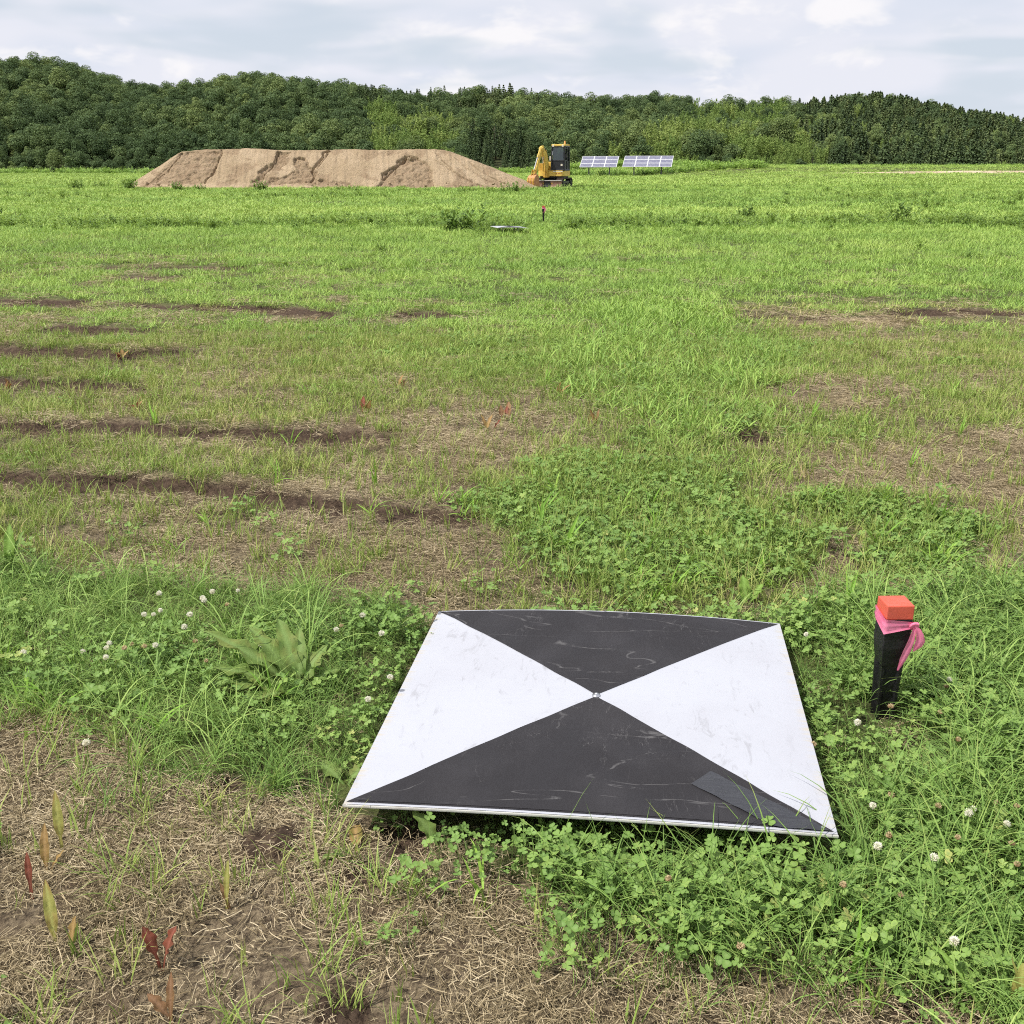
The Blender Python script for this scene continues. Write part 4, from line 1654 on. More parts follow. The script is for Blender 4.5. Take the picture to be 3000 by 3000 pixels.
    B = Matrix.Translation((foot.x, foot.y, 0)) @ Matrix.Rotation(R(-90 - 42), 4, 'Z') @ Matrix.Diagonal((0.86, 1.0, 1.0, 1.0))
    mb = MB()
    mb.box((-0.02, 0, 0.82), (0.28, 0.34, 0.42))
    mb.tube([(0.03, 0, 0.60), (0.03, 0, 1.06)], 0.11, 12)
    part('swing_bracket', mb, M['dark_yellow'], root, B, bevel=0.02)
    # boom: banana of box section
    spine = [(0.03, 1.00), (0.02, 1.28), (0.06, 1.58), (0.17, 1.88), (0.34, 2.12), (0.52, 2.28)]
    hgt = [0.11, 0.16, 0.19, 0.19, 0.15, 0.09]
    fr_, bk = [], []
    for i, (p, hh) in enumerate(zip(spine, hgt)):
        a, b = spine[max(0, i - 1)], spine[min(len(spine) - 1, i + 1)]
        dx, dz = b[0] - a[0], b[1] - a[1]
        l = math.hypot(dx, dz)
        fr_.append((p[0] + dz / l * hh, p[1] - dx / l * hh))
        bk.append((p[0] - dz / l * hh, p[1] + dx / l * hh))
    mb = MB()
    mb.prism(fr_ + bk[::-1], -0.11, 0.11)
    bm_ = part('boom', mb, M['yellow'], root, B, bevel=0.015)
    for yy in (-0.125, 0.125):
        mb = MB()
        mb.prism([(0.42, 2.16), (0.60, 2.20), (0.66, 2.34), (0.56, 2.42), (0.42, 2.36)], yy - 0.014, yy + 0.014)
        part('elbow_plate', mb, M['yellow'], bm_, B)
    mb = MB()
    mb.tube([(0.28, 0, 0.95), (0.36, 0, 1.45)], 0.06, 10)
    lift = part('lift_cylinder', mb, M['dark_yellow'], bm_, B)
    mb = MB()
    mb.tube([(0.36, 0, 1.45), (0.36, 0, 1.85)], 0.035, 10)
    part('lift_rod', mb, M['chrome'], bm_, B)
    mb = MB()
    mb.tube([(-0.10, 0, 1.75), (0.02, 0, 2.22)], 0.055, 10)
    part('arm_cylinder', mb, M['yellow'], bm_, B)
    mb = MB()
    mb.tube([(0.02, 0, 2.22), (0.36, 0, 2.44)], 0.03, 8)
    part('arm_rod', mb, M['chrome'], bm_, B)
    for yy in (-0.05, 0.05, 0.0):
        mb = MB()
        mb.tube([(-0.12, yy, 1.15), (-0.16, yy, 1.6), (-0.06, yy, 2.05), (0.18, yy, 2.36), (0.5, yy, 2.46), (0.62, yy, 2.3)], 0.016, 6)
        part('hose', mb, M['black'], bm_, B)
    # arm hangs forward and down
    mb = MB()
    mb.prism([(0.30, 2.34), (0.40, 2.50), (0.60, 2.46), (0.78, 2.12), (1.34, 0.92), (1.36, 0.76), (1.24, 0.74), (1.14, 0.88), (0.62, 1.98), (0.46, 2.22)], -0.085, 0.085)
    ar = part('arm', mb, M['yellow'], root, B, bevel=0.015)
    mb = MB()
    mb.tube([(0.62, 0, 2.42), (0.98, 0, 1.80)], 0.055, 10)
    part('bucket_cylinder', mb, M['yellow'], ar, B)
    mb = MB()
    mb.tube([(0.98, 0, 1.80), (1.36, 0, 1.08)], 0.03, 8)
    part('bucket_rod', mb, M['chrome'], ar, B)
    for yy in (-0.11, 0.11):
        mb = MB()
        mb.prism([(1.18, 0.95), (1.24, 1.0), (1.44, 1.12), (1.42, 1.02), (1.28, 0.92)], yy - 0.015, yy + 0.015)
        mb.prism([(1.36, 1.10), (1.44, 1.10), (1.56, 0.72), (1.49, 0.70)], yy * 0.8 - 0.012, yy * 0.8 + 0.012)
        part('bucket_link', mb, M['dark_yellow'], ar, B)
    # bucket curled under, mouth back towards the machine
    prof = [(1.22, 0.70), (1.34, 0.78), (1.52, 0.74), (1.68, 0.60), (1.74, 0.40), (1.70, 0.20), (1.56, 0.06), (1.34, 0.03), (1.10, 0.06)]
    wd = 0.30
    mb = MB()
    n_ = len(prof)
    inn = [(1.26, 0.66), (1.35, 0.73), (1.50, 0.695), (1.64, 0.57), (1.695, 0.40), (1.66, 0.22), (1.54, 0.10), (1.34, 0.07), (1.11, 0.085)]
    vs = [(x, -wd, z) for x, z in prof] + [(x, wd, z) for x, z in prof] + [(x, -wd + 0.03, z) for x, z in inn] + [(x, wd - 0.03, z) for x, z in inn]
    fs = []
    for i in range(n_ - 1):
        fs += [(i, i + 1, n_ + i + 1, n_ + i), (2 * n_ + i + 1, 2 * n_ + i, 3 * n_ + i, 3 * n_ + i + 1)]
    fs += [tuple(range(n_ - 1, -1, -1)), tuple(range(n_, 2 * n_)), tuple(range(2 * n_, 3 * n_)), tuple(range(4 * n_ - 1, 3 * n_ - 1, -1))]
    fs += [(0, n_, 3 * n_, 2 * n_), (n_ - 1, 2 * n_ - 1, 4 * n_ - 1, 3 * n_ - 1)]
    mb.add(vs, fs)
    bk_ = part('bucket', mb, M['bucket_steel'], root, B)
    for yy in (-0.30, -0.15, 0, 0.15, 0.30):
        mb = MB()
        mb.prism([(1.14, 0.03), (0.96, 0.045), (1.14, 0.10)], yy - 0.03, yy + 0.03)
        part('tooth', mb, M['blade_steel'], bk_, B)
    for yy in (-0.22, 0.22, 0.0):
        mb = MB()
        mb.prism([(1.715, 0.60), (1.775, 0.40), (1.735, 0.19), (1.70, 0.20), (1.735, 0.40), (1.68, 0.60)], yy - 0.035, yy + 0.035)
        part('wear_strip', mb, M['dark_yellow'], bk_, B)
    for yy in (-0.11, 0.11):
        mb = MB()
        mb.prism([(1.18, 0.72), (1.24, 0.86), (1.34, 0.86), (1.50, 0.80), (1.58, 0.70), (1.40, 0.74)], yy - 0.02, yy + 0.02)
        part('bucket_ear', mb, M['bucket_steel'], bk_, B)


build_excavator()

# ------------------------------------------------------------------ solar arrays
m, nt, out = new_mat('solar_cells')
n = N(nt)
o_ = n.obj()
bt = node(nt, 'ShaderNodeTexBrick')
bt.offset = 0.0
bt.inputs['Scale'].default_value = 1.0
bt.inputs['Brick Width'].default_value = 0.158
bt.inputs['Row Height'].default_value = 0.158
bt.inputs['Mortar Size'].default_value = 0.006
bt.inputs['Color1'].default_value = (0.12, 0.12, 0.19, 1)
bt.inputs['Color2'].default_value = (0.135, 0.135, 0.205, 1)
bt.inputs['Mortar'].default_value = (0.45, 0.46, 0.52, 1)
nt.links.new(o_, bt.inputs['Vector'])
nt.links.new(n.bsdf(bt.outputs['Color'], 0.16, 0.6), out.inputs['Surface'])
M['solar_cells'] = m
M['aluminium'] = paint('aluminium', (0.78, 0.79, 0.80), 0.4, 0.5, amount=0.15)
M['galv'] = paint('galvanised', (0.16, 0.16, 0.16), 0.5, 0.4, amount=0.3)


def solar_array(px0, px1, py_top, py_bot, ncol, label):
    Y = 141.0
    a, b = AT(px0, py_bot, Y), AT(px1, py_bot, Y)
    top = AT((px0 + px1) / 2, py_top, Y + 2.4)
    W = (b[0] - a[0]) / ncol
    rise = top[2] - a[2]
    D = 2.55
    tilt = math.asin(min(0.95, rise / math.hypot(rise, D) * 1.0))
    Ls = rise / math.sin(tilt)
    hmod = Ls / 3
    gz = float(relief(np.array([(a[0] + b[0]) / 2]), np.array([Y]))[0])
    root = empty('solar_array', ((a[0] + b[0]) / 2, Y, gz))
    root.rotation_euler = (0, 0, R(-13))
    tag(root, label, 'solar panels')
    ox, oz = -(b[0] - a[0]) / 2, a[2] - gz
    Mt = Matrix.Translation((ox, 0, oz)) @ Matrix.Rotation(tilt, 4, 'X')
    mbp = MB()
    mbp.box((0, 0, 0), (W - 0.05, hmod - 0.05, 0.03))
    mep = mbp.mesh('panel', M['solar_cells'])
    mbf = MB()
    for sy in (-1, 1):
        mbf.box((0, sy * (hmod / 2 - 0.03), 0.004), (W - 0.012, 0.045, 0.05))
    for sx in (-1, 1):
        mbf.box((sx * (W / 2 - 0.03), 0, 0.004), (0.05, hmod - 0.12, 0.05))
    mef = mbf.mesh('frame', M['aluminium'])
    for i in range(ncol):
        for j in range(3):
            p = link_mesh('panel', mep, root)
            p.matrix_local = Mt @ Matrix.Translation(((i + 0.5) * W, (j + 0.5) * hmod, 0))
            f = link_mesh('frame', mef, p)
    for fx in (0.22, 0.78):
        x = ox + (b[0] - a[0]) * fx
        mb = MB()
        mb.box((x, D * 0.45, (oz + rise * 0.42) / 2), (0.16, 0.16, oz + rise * 0.42))
        mb.build('post', M['galv'], root)
        mb = MB()
        c = Mt @ Vector(((b[0] - a[0]) * fx, Ls / 2, -0.07))
        mb.box(c, (0.10, Ls * 0.9, 0.09), Matrix.Rotation(tilt, 3, 'X'))
        mb.build('rail', M['galv'], root)
    for fy in (0.2, 0.8):
        mb = MB()
        c = Mt @ Vector(((b[0] - a[0]) / 2, Ls * fy, -0.03))
        mb.box(c, (b[0] - a[0] - 0.1, 0.06, 0.04), Matrix.Rotation(tilt, 3, 'X'))
        mb.build('rail', M['galv'], root)


solar_array(1697, 1806, 458, 490, 3, 'smaller solar panel array, three panels wide, beside the excavator')
solar_array(1823, 1967, 457, 489, 4, 'larger solar panel array, four panels wide, away from the excavator')

# ------------------------------------------------------------------ trees
def leaf_card(r, c, nrm, size, rnd, mb, bend=0.25):
    nrm = nrm.normalized()
    u = nrm.orthogonal().normalized()
    a = r.uniform(0, 6.283)
    w = nrm.cross(u)
    u, w = u * math.cos(a) + w * math.sin(a), w * math.cos(a) - u * math.sin(a)
    s1, s2 = size * r.uniform(0.7, 1.2), size * r.uniform(0.5, 0.9)
    vs = [c - u * s1, c - w * s2 * 0.8 + nrm * s1 * bend, c + u * s1, c + w * s2 + nrm * s1 * bend * 0.6]
    mb.add(vs, [(0, 1, 2), (0, 2, 3)], rnd=rnd)


def rand_unit(r):
    z = r.uniform(-1, 1)
    a = r.uniform(0, 6.283)
    q = math.sqrt(1 - z * z)
    return Vector((q * math.cos(a), q * math.sin(a), z))


def broad_crown(seed, H, Wd, n, size, mat, z0=0.25, lobes=13, upright=0.0):
    r = random.Random(seed)
    mb = MB()
    cs = []
    for k in range(lobes):
        for _ in range(30):
            d = rand_unit(r)
            f = r.uniform(0.35, 0.72)
            zz = (z0 + (1 - z0) * 0.52) * H + d.z * f * H * (1 - z0) * 0.62
            wlim = 1.0 if zz < H * 0.62 else 0.8
            c = Vector((d.x * f * Wd / 2 * wlim * 1.1, d.y * f * Wd / 2 * wlim * 1.1, zz))
            if all((c - q).length > Wd * 0.17 for q, _ in cs):
                break
        cs.append((c, Wd * r.uniform(0.17, 0.27)))
    cs.append((Vector((0, 0, H * 0.58)), Wd * 0.33))
    tot = sum(q[1] ** 2 for q in cs)
    for c, rad in cs:
        lr = r.random()
        for _ in range(int(n * rad * rad / tot)):
            d = rand_unit(r)
            if d.z < -0.55 and r.random() < 0.7:
                d.z = -d.z
            k = r.uniform(0.80, 1.04) if r.random() < 0.85 else r.uniform(0.4, 0.9)
            p = c + Vector((d.x * rad, d.y * rad, d.z * rad * (0.78 + upright))) * k
            if p.z < 0.05 * H:
                continue
            nn = d + rand_unit(r) * 0.75 + Vector((0, 0, 0.25))
            leaf_card(r, p, nn, size * r.uniform(0.7, 1.3), 0.35 * lr + 0.65 * r.random(), mb)
    return mb.mesh('crown', mat)


def conifer_crown(seed, H, Wd, n, size, mat):
    r = random.Random(seed)
    mb = MB()
    tiers = 15
    for k in range(tiers):
        t = k / (tiers - 1)
        z = H * (0.14 + 0.84 * t)
        rad = Wd / 2 * (1 - t) ** 0.72 * r.uniform(0.85, 1.12) + 0.08
        br = max(4, int(9 * (1 - t) + 4))
        for b in range(br):
            a = b * 6.283 / br + r.uniform(-0.3, 0.3)
            L = rad * r.uniform(0.7, 1.15)
            lr = r.random()
            m_ = max(4, int(n / (tiers * br) * (0.35 + 1.1 * (1 - t))))
            for q in range(m_):
                s = (q + r.random()) / m_
                p = Vector((math.cos(a) * L * s, math.sin(a) * L * s, z - L * 0.30 * s * s + r.uniform(-0.12, 0.12)))
                p += Vector((r.uniform(-1, 1), r.uniform(-1, 1), 0)) * 0.16 * (1 - 0.4 * s)
                nn = Vector((math.cos(a) * 0.5, math.sin(a) * 0.5, 0.9)) + rand_unit(r) * 0.7
                leaf_card(r, p, nn, size * r.uniform(0.7, 1.25), 0.4 * lr + 0.6 * r.random(), mb, 0.1)
    for q in range(14):
        leaf_card(r, Vector((r.uniform(-.05, .05), r.uniform(-.05, .05), H * r.uniform(0.93, 1.03))), rand_unit(r), size * 0.6, r.random(), mb)
    return mb.mesh('crown', mat)


def bamboo_crown(seed, H, Wd, n, size, mat):
    """feathery leaning plumes"""
    r = random.Random(seed)
    mb = MB()
    for k in range(11):
        a = r.uniform(0, 6.283)
        q = Wd / 2 * math.sqrt(r.random()) * 0.8
        base = Vector((math.cos(a) * q, math.sin(a) * q, 0))
        h = H * r.uniform(0.65, 1.05)
        lean = Vector((r.uniform(-1, 1), r.uniform(-1, 1), 0)) * 0.22 * h
        lr = r.random()
        for i in range(n // 11):
            t = 0.12 + 0.88 * r.random() ** 0.8
            w = 0.60 * math.sin(min(1, (1.03 - t) * 2.1) * 1.57) ** 0.8 * (0.5 + 0.5 * min(1, t * 2.5)) * Wd * 0.22 + 0.06
            p = base + lean * t * t + Vector((0, 0, h * t - 0.10 * h * max(0, t - 0.8) * 5 * 0.4))
            d = rand_unit(r)
            p += Vector((d.x * w, d.y * w, d.z * 0.35))
            leaf_card(r, p, d + Vector((0, 0, 0.55)) + rand_unit(r) * 0.5, size * r.uniform(0.6, 1.2), 0.45 * lr + 0.55 * r.random(), mb, 0.1)
    return mb.mesh('crown', mat)


def trunk_mesh(seed, H, rad, limbs=5, reach=1.2, top=0.7):
    r = random.Random(seed)
    mb = MB()
    k = 6
    pts = [(r.uniform(-0.08, 0.08) * i, r.uniform(-0.08, 0.08) * i, H * top * i / k - (0.6 if i == 0 else 0)) for i in range(k + 1)]
    mb.tube(pts, [rad * (1 - 0.8 * i / k) + 0.01 for i in range(k + 1)], 8)
    for b in range(limbs):
        z = H * top * r.uniform(0.35, 0.85)
        a = b * 6.283 / limbs + r.uniform(-0.4, 0.4)
        p0 = Vector((0, 0, z))
        p1 = p0 + Vector((math.cos(a) * reach * 0.5, math.sin(a) * reach * 0.5, reach * 0.35))
        p2 = p0 + Vector((math.cos(a) * reach, math.sin(a) * reach, reach * 0.8))
        mb.tube([p0, p1, p2], [rad * 0.4, rad * 0.25, 0.02], 6)
    return mb.mesh('trunk', M['bark'], True)


broad_protos = [broad_crown(100 + k, 7.0 + 0.35 * k, 5.2 + 0.5 * (k % 4), 2900, 0.19, M['broadleaf'], 0.05, 9 + 2 * k) for k in range(6)]
bamboo_protos = [bamboo_crown(200 + k, 7.6, 4.6, 1900, 0.19, M['bamboo']) for k in range(4)]
plantation_protos = [conifer_crown(330 + k, 4.9, 3.9, 1500, 0.19, M['conifer']) for k in range(5)]
conifer_protos = [conifer_crown(300 + k, 8.2, 3.9, 2300, 0.19, M['conifer']) for k in range(4)]


def forest_type(px, py, x, y):
    """what grows where on the hill: 0 broadleaf, 1 bamboo, 2 conifer"""
    nz = vnoise(x * 0.06, y * 0.06, 130)
    nz2 = vnoise(x * 0.15, y * 0.15, 131)
    t = np.zeros(np.shape(x), int)
    edge_r = 2380 + (py - 300) * 0.55 + (fbm(x * 0.05, y * 0.05, 133, 3) - 0.5) * 330
    bam = ((px > 1700) & (px < edge_r) & (py > 470 - (px - 1650) * 0.30 - 30 * nz) & (nz2 > 0.30)) | \
          ((px > 2020) & (px < edge_r) & (nz2 > 0.33)) | \
          ((px > 1070) & (px < 1330) & (py > 255 + (px - 1070) * 0.35) & (nz2 > 0.28) & (py > 285)) | \
          ((px > 1250) & (px < 1480) & (py > 440) & (nz2 > 0.5)) | ((py > 455) & (px > 150) & (px < 1050) & (nz2 > 0.72))
    t[bam] = 1
    con = (px > edge_r - 40 * nz2) & (nz2 < 0.90)
    con = con | ((px > 1370) & (px < 1560) & (py > 370) & (nz2 < 0.62)) | ((px > 1050) & (px < 1780) & (py < 300) & (nz2 < 0.40))
    t[con] = 2
    return t


def build_forest():
    pos = []
    sp = 3.0
    ys = np.arange(FOOT_Y + 1.5, CREST_Y + 24, sp)
    for i, y in enumerate(ys):
        w = 0.56 * y + 10
        xs = np.arange(-w, w, sp) + (sp / 2 if i % 2 else 0)
        for x in xs:
            pos.append((x + rng.uniform(-1.3, 1.3), y + rng.uniform(-1.3, 1.3)))
    pos = np.array(pos)
    x, y = pos[:, 0], pos[:, 1]
    z = hill_z(x, y)
    px, py = plan(x, y, z + 5)
    t = forest_type(px, py, x, y)
    yaw = rng.random(len(x)) * 6.283
    tilt = rng.normal(0, 0.05, (len(x), 2))
    rot = np.stack([tilt[:, 0], tilt[:, 1], yaw], -1)
    big = fbm(x * 0.05, y * 0.05, 140, 3)
    scl = rng.uniform(0.42, 0.95, len(x)) * (0.8 + 0.4 * big)
    scl = scl * np.where(y < FOOT_Y + 8, 0.72, 1.0)
    mixr = rng.random(len(x))
    t = np.where((t == 2) & (px > 2300) & (mixr < 0.42), 0, np.where((t == 2) & (px > 2300) & (mixr < 0.52), 1, t))
    tint = np.clip(0.5 + (big - 0.5) * 1.2 + rng.normal(0, 0.24, len(x)), 0, 1)
    low = sstep(300, 480, py)
    tint = np.clip(tint, 0, 1)
    P = np.stack([x, y, z - 0.4], -1)
    for k, protos, nm, lb in ((0, broad_protos, 'broadleaf_forest', 'dense dark green broadleaf forest covering the hill'),
                              (1, bamboo_protos, 'bamboo_forest', 'lighter feathery bamboo stands among the hill forest'),
                              (2, conifer_protos, 'conifer_forest', 'dark conifers mixed into the middle of the hill forest')):
        s = t == k
        if k == 2:
            s = s & (px <= 2300)
        scl_k = scl[s] * np.where(px[s] > 2330, 0.75, 1.0)
        scatter(nm, protos, P[s], rot[s], scl_k, tint[s], rng.integers(0, len(protos), s.sum()), lb, 'forest')
    # extra small conifers between the planted rows
    x2 = rng.uniform(55, 260, 7500)
    y2 = rng.uniform(FOOT_Y + 3, CREST_Y + 16, 7500)
    z2 = hill_z(x2, y2)
    px2, py2 = plan(x2, y2, z2 + 5)
    s = (forest_type(px2, py2, x2, y2) == 2) & (px2 > 2330) & (px2 < 3150) & (rng.random(len(x2)) < 0.72)
    m_ = s.sum()
    scatter('plantation_forest', plantation_protos, np.stack([x2, y2, z2 - 0.3], -1)[s],
            np.stack([np.zeros(m_), np.zeros(m_), rng.random(m_) * 6.28], -1), rng.uniform(0.5, 1.25, m_), np.clip(rng.normal(0.5, 0.34, m_), 0, 1),
            rng.integers(0, 5, m_), 'dark conifer plantation on the right end of the hill', 'forest')


build_forest()
build_clods()


def solo_tree(kind, px, py_top, yy, H, label, tint_scale=1.0, wide=1.0, base=None):
    """a tree that stands out from the wood, built as a thing of its own"""
    top = AT(px, py_top, yy)
    x = top[0]
    z0 = base if base is not None else float(hill_z(np.array([x]), np.array([yy]))[0])
    z0 = max(z0, top[2] - H * 1.5)
    Hs = top[2] - z0
    nm = {'conifer': 'conifer_tree', 'broad': 'broadleaf_tree'}[kind]
    root = empty(nm, (x, yy, z0), random.uniform(0, 6))
    tag(root, label, 'tree', 'trees standing out from the hill forest')
    me = random.choice(conifer_protos if kind == 'conifer' else broad_protos)
    h0 = 8.3 if kind == 'conifer' else 7.4
    c = link_mesh('crown', me, root)
    s = Hs / h0
    c.scale = (s * wide, s * wide, s)
    t_ = link_mesh('trunk', trunk_mesh(int(px), Hs, 0.022 * Hs + 0.03, 5 if kind == 'broad' else 2, 0.16 * Hs, 0.72 if kind == 'broad' else 0.9), root)


solo_tree('broad', 335, 214, CREST_Y - 4, 7, 'dark rounded tree breaking the skyline on the left of the ridge', wide=0.8)
solo_tree('broad', 1173, 252, CREST_Y - 3, 7, 'small dark round-headed tree on the ridge above the middle of the mound', wide=0.75)
solo_tree('conifer', 1527, 264, CREST_Y - 3, 8, 'broad pointed conifer on the ridge, left one of a pair', wide=1.3)
solo_tree('conifer', 1557, 258, CREST_Y - 5, 8, 'narrow dark conifer on the ridge, right one of a pair', wide=0.9)
solo_tree('conifer', 1645, 274, CREST_Y - 4, 7, 'lone pointed conifer on the ridge above the excavator', wide=1.2)
solo_tree('conifer', 1855, 279, CREST_Y - 4, 7, 'pointed conifer on the ridge above the solar panels', wide=1.2)
solo_tree('conifer', 2503, 274, CREST_Y - 4, 8, 'pale pointed conifer on the ridge at the left end of the plantation', wide=1.2)
solo_tree('conifer', 2545, 275, CREST_Y - 4, 8, 'tallest dark conifer on the crest of the plantation', wide=1.2)
solo_tree('conifer', 1385, 345, 240, 11, 'tall dark cedar behind the right shoulder of the mound', wide=0.85)
solo_tree('conifer', 1452, 360, 232, 11, 'tall spire-shaped cedar between the mound and the excavator', wide=0.75)
solo_tree('conifer', 1492, 395, 226, 9, 'shorter dark cedar just left of the excavator boom', wide=0.9)
solo_tree('broad', 2262, 432, 226, 6, 'dark dome-shaped broadleaf tree standing in the pale bamboo', wide=0.9)

# ------------------------------------------------------------------ ground cover
def lay(x, y):
    return np.stack([x, y, relief(x, y)], -1)


def yaw_rot(n, t=0.12):
    return np.stack([rng.normal(0, t, n), rng.normal(0, t, n), rng.random(n) * 6.283], -1)


def under_board(x, y, margin=0.0):
    u, v = board_local(x, y)
    return (np.abs(u) < 0.45 + margin) & (np.abs(v) < 0.45 + margin)


def keep(x, y, p):
    k = rng.random(len(x)) < p
    return x[k], y[k]


def clear_stake(x, y, d=0.05):
    return np.hypot(x - SB[0], y - SB[1] - 0.035) > d


fine = [tuft(16, 0.028, 0.155, 0.0026, (0.05, 0.45), (0.6, 2.1), 6, M['fine_grass'], 400 + k, 1.3) for k in range(6)]
sedge = [tuft(8, 0.02, 0.24, 0.0034, (0.1, 0.6), (1.2, 2.5), 8, M['fine_grass'], 410 + k, 1.5) for k in range(5)]
fine_s = [tuft(13, 0.030, 0.085, 0.0026, (0.05, 0.55), (0.2, 1.3), 5, M['mown_grass'], 420 + k, 1.2) for k in range(5)]
broad = [tuft(6, 0.016, 0.125, 0.0075, (0.1, 0.65), (0.4, 1.7), 6, M['broad_grass'], 440 + k, 1.2) for k in range(5)]
shoots = [tuft(5, 0.014, 0.062, 0.0036, (0.02, 0.38), (0.05, 0.5), 4, M['mown_grass'], 460 + k) for k in range(6)]
clov = [clover_patch(18, 0.052, 480 + k) for k in range(6)]
clov_low = [clover_patch(17, 0.055, 500 + k, 0.008, 0.03, 0.0082) for k in range(5)]
straw = [straw_patch(170, 0.07, 520 + k) for k in range(7)]


def near_cover():
    # ---- lush band: fine grass
    x, y = wedge(1150, 1.0, 5.2)
    L = lush(x, y)
    _, py = plan(x, y)
    px, _ = plan(x, y)
    n1 = fbm(x * 4, y * 4, 71, 3)
    left = 1 - sstep(900, 1300, px)
    p = L * (0.75 + 0.2 * left) * sstep(0.16, 0.42, n1 + 0.2 * left)
    u, v = board_local(x, y)
    front = (np.abs(u) < 0.48) & (v < -0.40) & (v > -0.56) & (u < 0.22)
    k = (rng.random(len(x)) < p) & ~under_board(x, y, 0.03) & clear_stake(x, y) & ~front
    x, y = x[k], y[k]
    px, py = plan(x, y)
    tall = np.where((px > 1250) & (py > 2350) & (py < 2800), 1.1, np.where(px > 2350, 1.0, 0.68))
    tall = np.where(np.hypot((x - SB[0] + 0.04) / 0.12, (y - SB[1] + 0.12) / 0.2) < 1, 0.42, tall)
    n = len(x)
    # keep shoots beside the board from leaning over it too much
    u, v = board_local(x, y)
    near_b = (np.abs(u) < 0.60) & (np.abs(v) < 0.60)
    scl = rng.uniform(0.55, 1.15, n) * tall * np.where(near_b & (v > -0.3), 0.62, 1.0)
    tint = np.clip(0.34 + (fbm(x * 2, y * 2, 72, 3) - 0.5) * 1.3 + rng.normal(0, 0.16, n), 0, 1)
    scatter('grass', fine, lay(x, y), yaw_rot(n), scl, tint, rng.integers(0, 6, n), 'long fine arching grass around the board', 'grass')
    x, y = wedge(330, 1.0, 4.6)
    L = lush(x, y)
    px, py = plan(x, y)
    k = (rng.random(len(x)) < L * (0.25 + 0.75 * sstep(1250, 1700, px)) * sstep(0.3, 0.55, fbm(x * 3, y * 3, 171, 3))) & ~under_board(x, y, 0.06) & (np.hypot((x - SB[0] + 0.04) / 0.12, (y - SB[1] + 0.12) / 0.24) > 1)
    x, y = x[k], y[k]
    n = len(x)
    u, v = board_local(x, y)
    near_b = (np.abs(u) < 0.66) & (v > -0.64) & (v < 0.70)
    scatter('sedge', sedge, lay(x, y), yaw_rot(n), rng.uniform(0.55, 1.1, n) * np.where(near_b, 0.55, 1), np.clip(rng.normal(0.72, 0.2, n), 0, 1), rng.integers(0, 5, n), 'long arching sedge blades over the clover', 'grass')
    # ---- clover
    x, y = wedge(560, 1.0, 5.2)
    L = lush(x, y)
    px, py = plan(x, y)
    n1 = fbm(x * 2.6, y * 2.6, 73, 3)
    right = sstep(1000, 1700, px)
    p = np.clip(L * (0.27 + 0.51 * right) * sstep(0.30, 0.58, n1 + 0.15 * right), 0, 1)
    p = np.maximum(p, 0.006 * (py > 1500))
    inner = under_board(x, y, -0.10)
    edge = under_board(x, y, 0.015)
    u, v = board_local(x, y)
    edge_ok = ~edge | ((v < -0.36) & (np.abs(u) < 0.43))
    k = (rng.random(len(x)) < p) & ~inner & edge_ok & clear_stake(x, y, 0.06)
    x, y, edge = x[k], y[k], edge[k]
    n = len(x)
    u, v = board_local(x, y)
    close = (np.abs(u) < 0.52) & (np.abs(v) < 0.52)
    scl = np.where(edge, rng.uniform(0.42, 0.66, n), rng.uniform(0.7, 1.25, n)) * np.where(close & ~edge & (v > -0.4), 0.7, 1.0)
    scl = scl * np.where(np.hypot((x - SB[0] + 0.04) / 0.10, (y - SB[1] + 0.10) / 0.17) < 1, 0.5, 1.0)
    tint = np.clip(0.5 + (fbm(x * 2.2, y * 2.2, 74, 3) - 0.5) * 1.2 + rng.normal(0, 0.18, n), 0, 1)
    scatter('clover', clov, lay(x, y), yaw_rot(n, 0.1), scl, tint, rng.integers(0, 6, n), 'thick white clover leaves round the board and stake', 'clover')
    # ---- broad bladed grass, sparse
    x, y = wedge(150, 1.0, 6.5)
    L = lush(x, y)
    pt = patchy(x, y)
    p = np.clip(L * 0.26 + pt * 0.42 + 0.03, 0, 1) * sstep(0.3, 0.6, fbm(x * 1.8, y * 1.8, 75, 3))
    k = (rng.random(len(x)) < p) & ~under_board(x, y, 0.05) & clear_stake(x, y, 0.14)
    x, y = x[k], y[k]
    n = len(x)
    mud, _ = rut_fields(x, y)
    u, v = board_local(x, y)
    near_b = (np.abs(u) < 0.58) & (np.abs(v) < 0.58)
    scatter('crabgrass', broad, lay(x, y), yaw_rot(n), rng.uniform(0.45, 1.05, n) * np.where(near_b, 0.6, 1), np.clip(rng.normal(0.5, 0.22, n), 0, 1), rng.integers(0, 5, n),
            'broad bladed bright green grass scattered in the sward', 'grass')
    # ---- low clover and short fine grass in the green patches behind
    x, y = wedge(300, 2.6, 7.5)
    pt = patchy(x, y)
    g = green_all(x, y)
    k = (rng.random(len(x)) < np.clip(pt * 0.7 + (g > 0.8) * 0.22, 0, 1)) & (lush(x, y) < 0.5)
    x, y = x[k], y[k]
    n = len(x)
    scatter('low_clover', clov_low, lay(x, y), yaw_rot(n), rng.uniform(0.9, 1.6, n), np.clip(rng.normal(0.55, 0.22, n), 0, 1), rng.integers(0, 5, n), 'low clover in the green patch behind the board', 'clover')
    x, y = wedge(620, 0.95, 7.5)
    pt = patchy(x, y)
    g = green_all(x, y)
    L = lush(x, y)
    _, py = plan(x, y)
    wild = 0.16 * sstep(0.42, 0.62, fbm(x * 4.5, y * 4.5, 188, 3))
    pp = np.where(py > 1800, wild + 0.8 * sstep(0.0, 0.45, L), pt * 0.6 + sstep(0.2, 0.95, g) * 0.6 + 0.5 * wild)
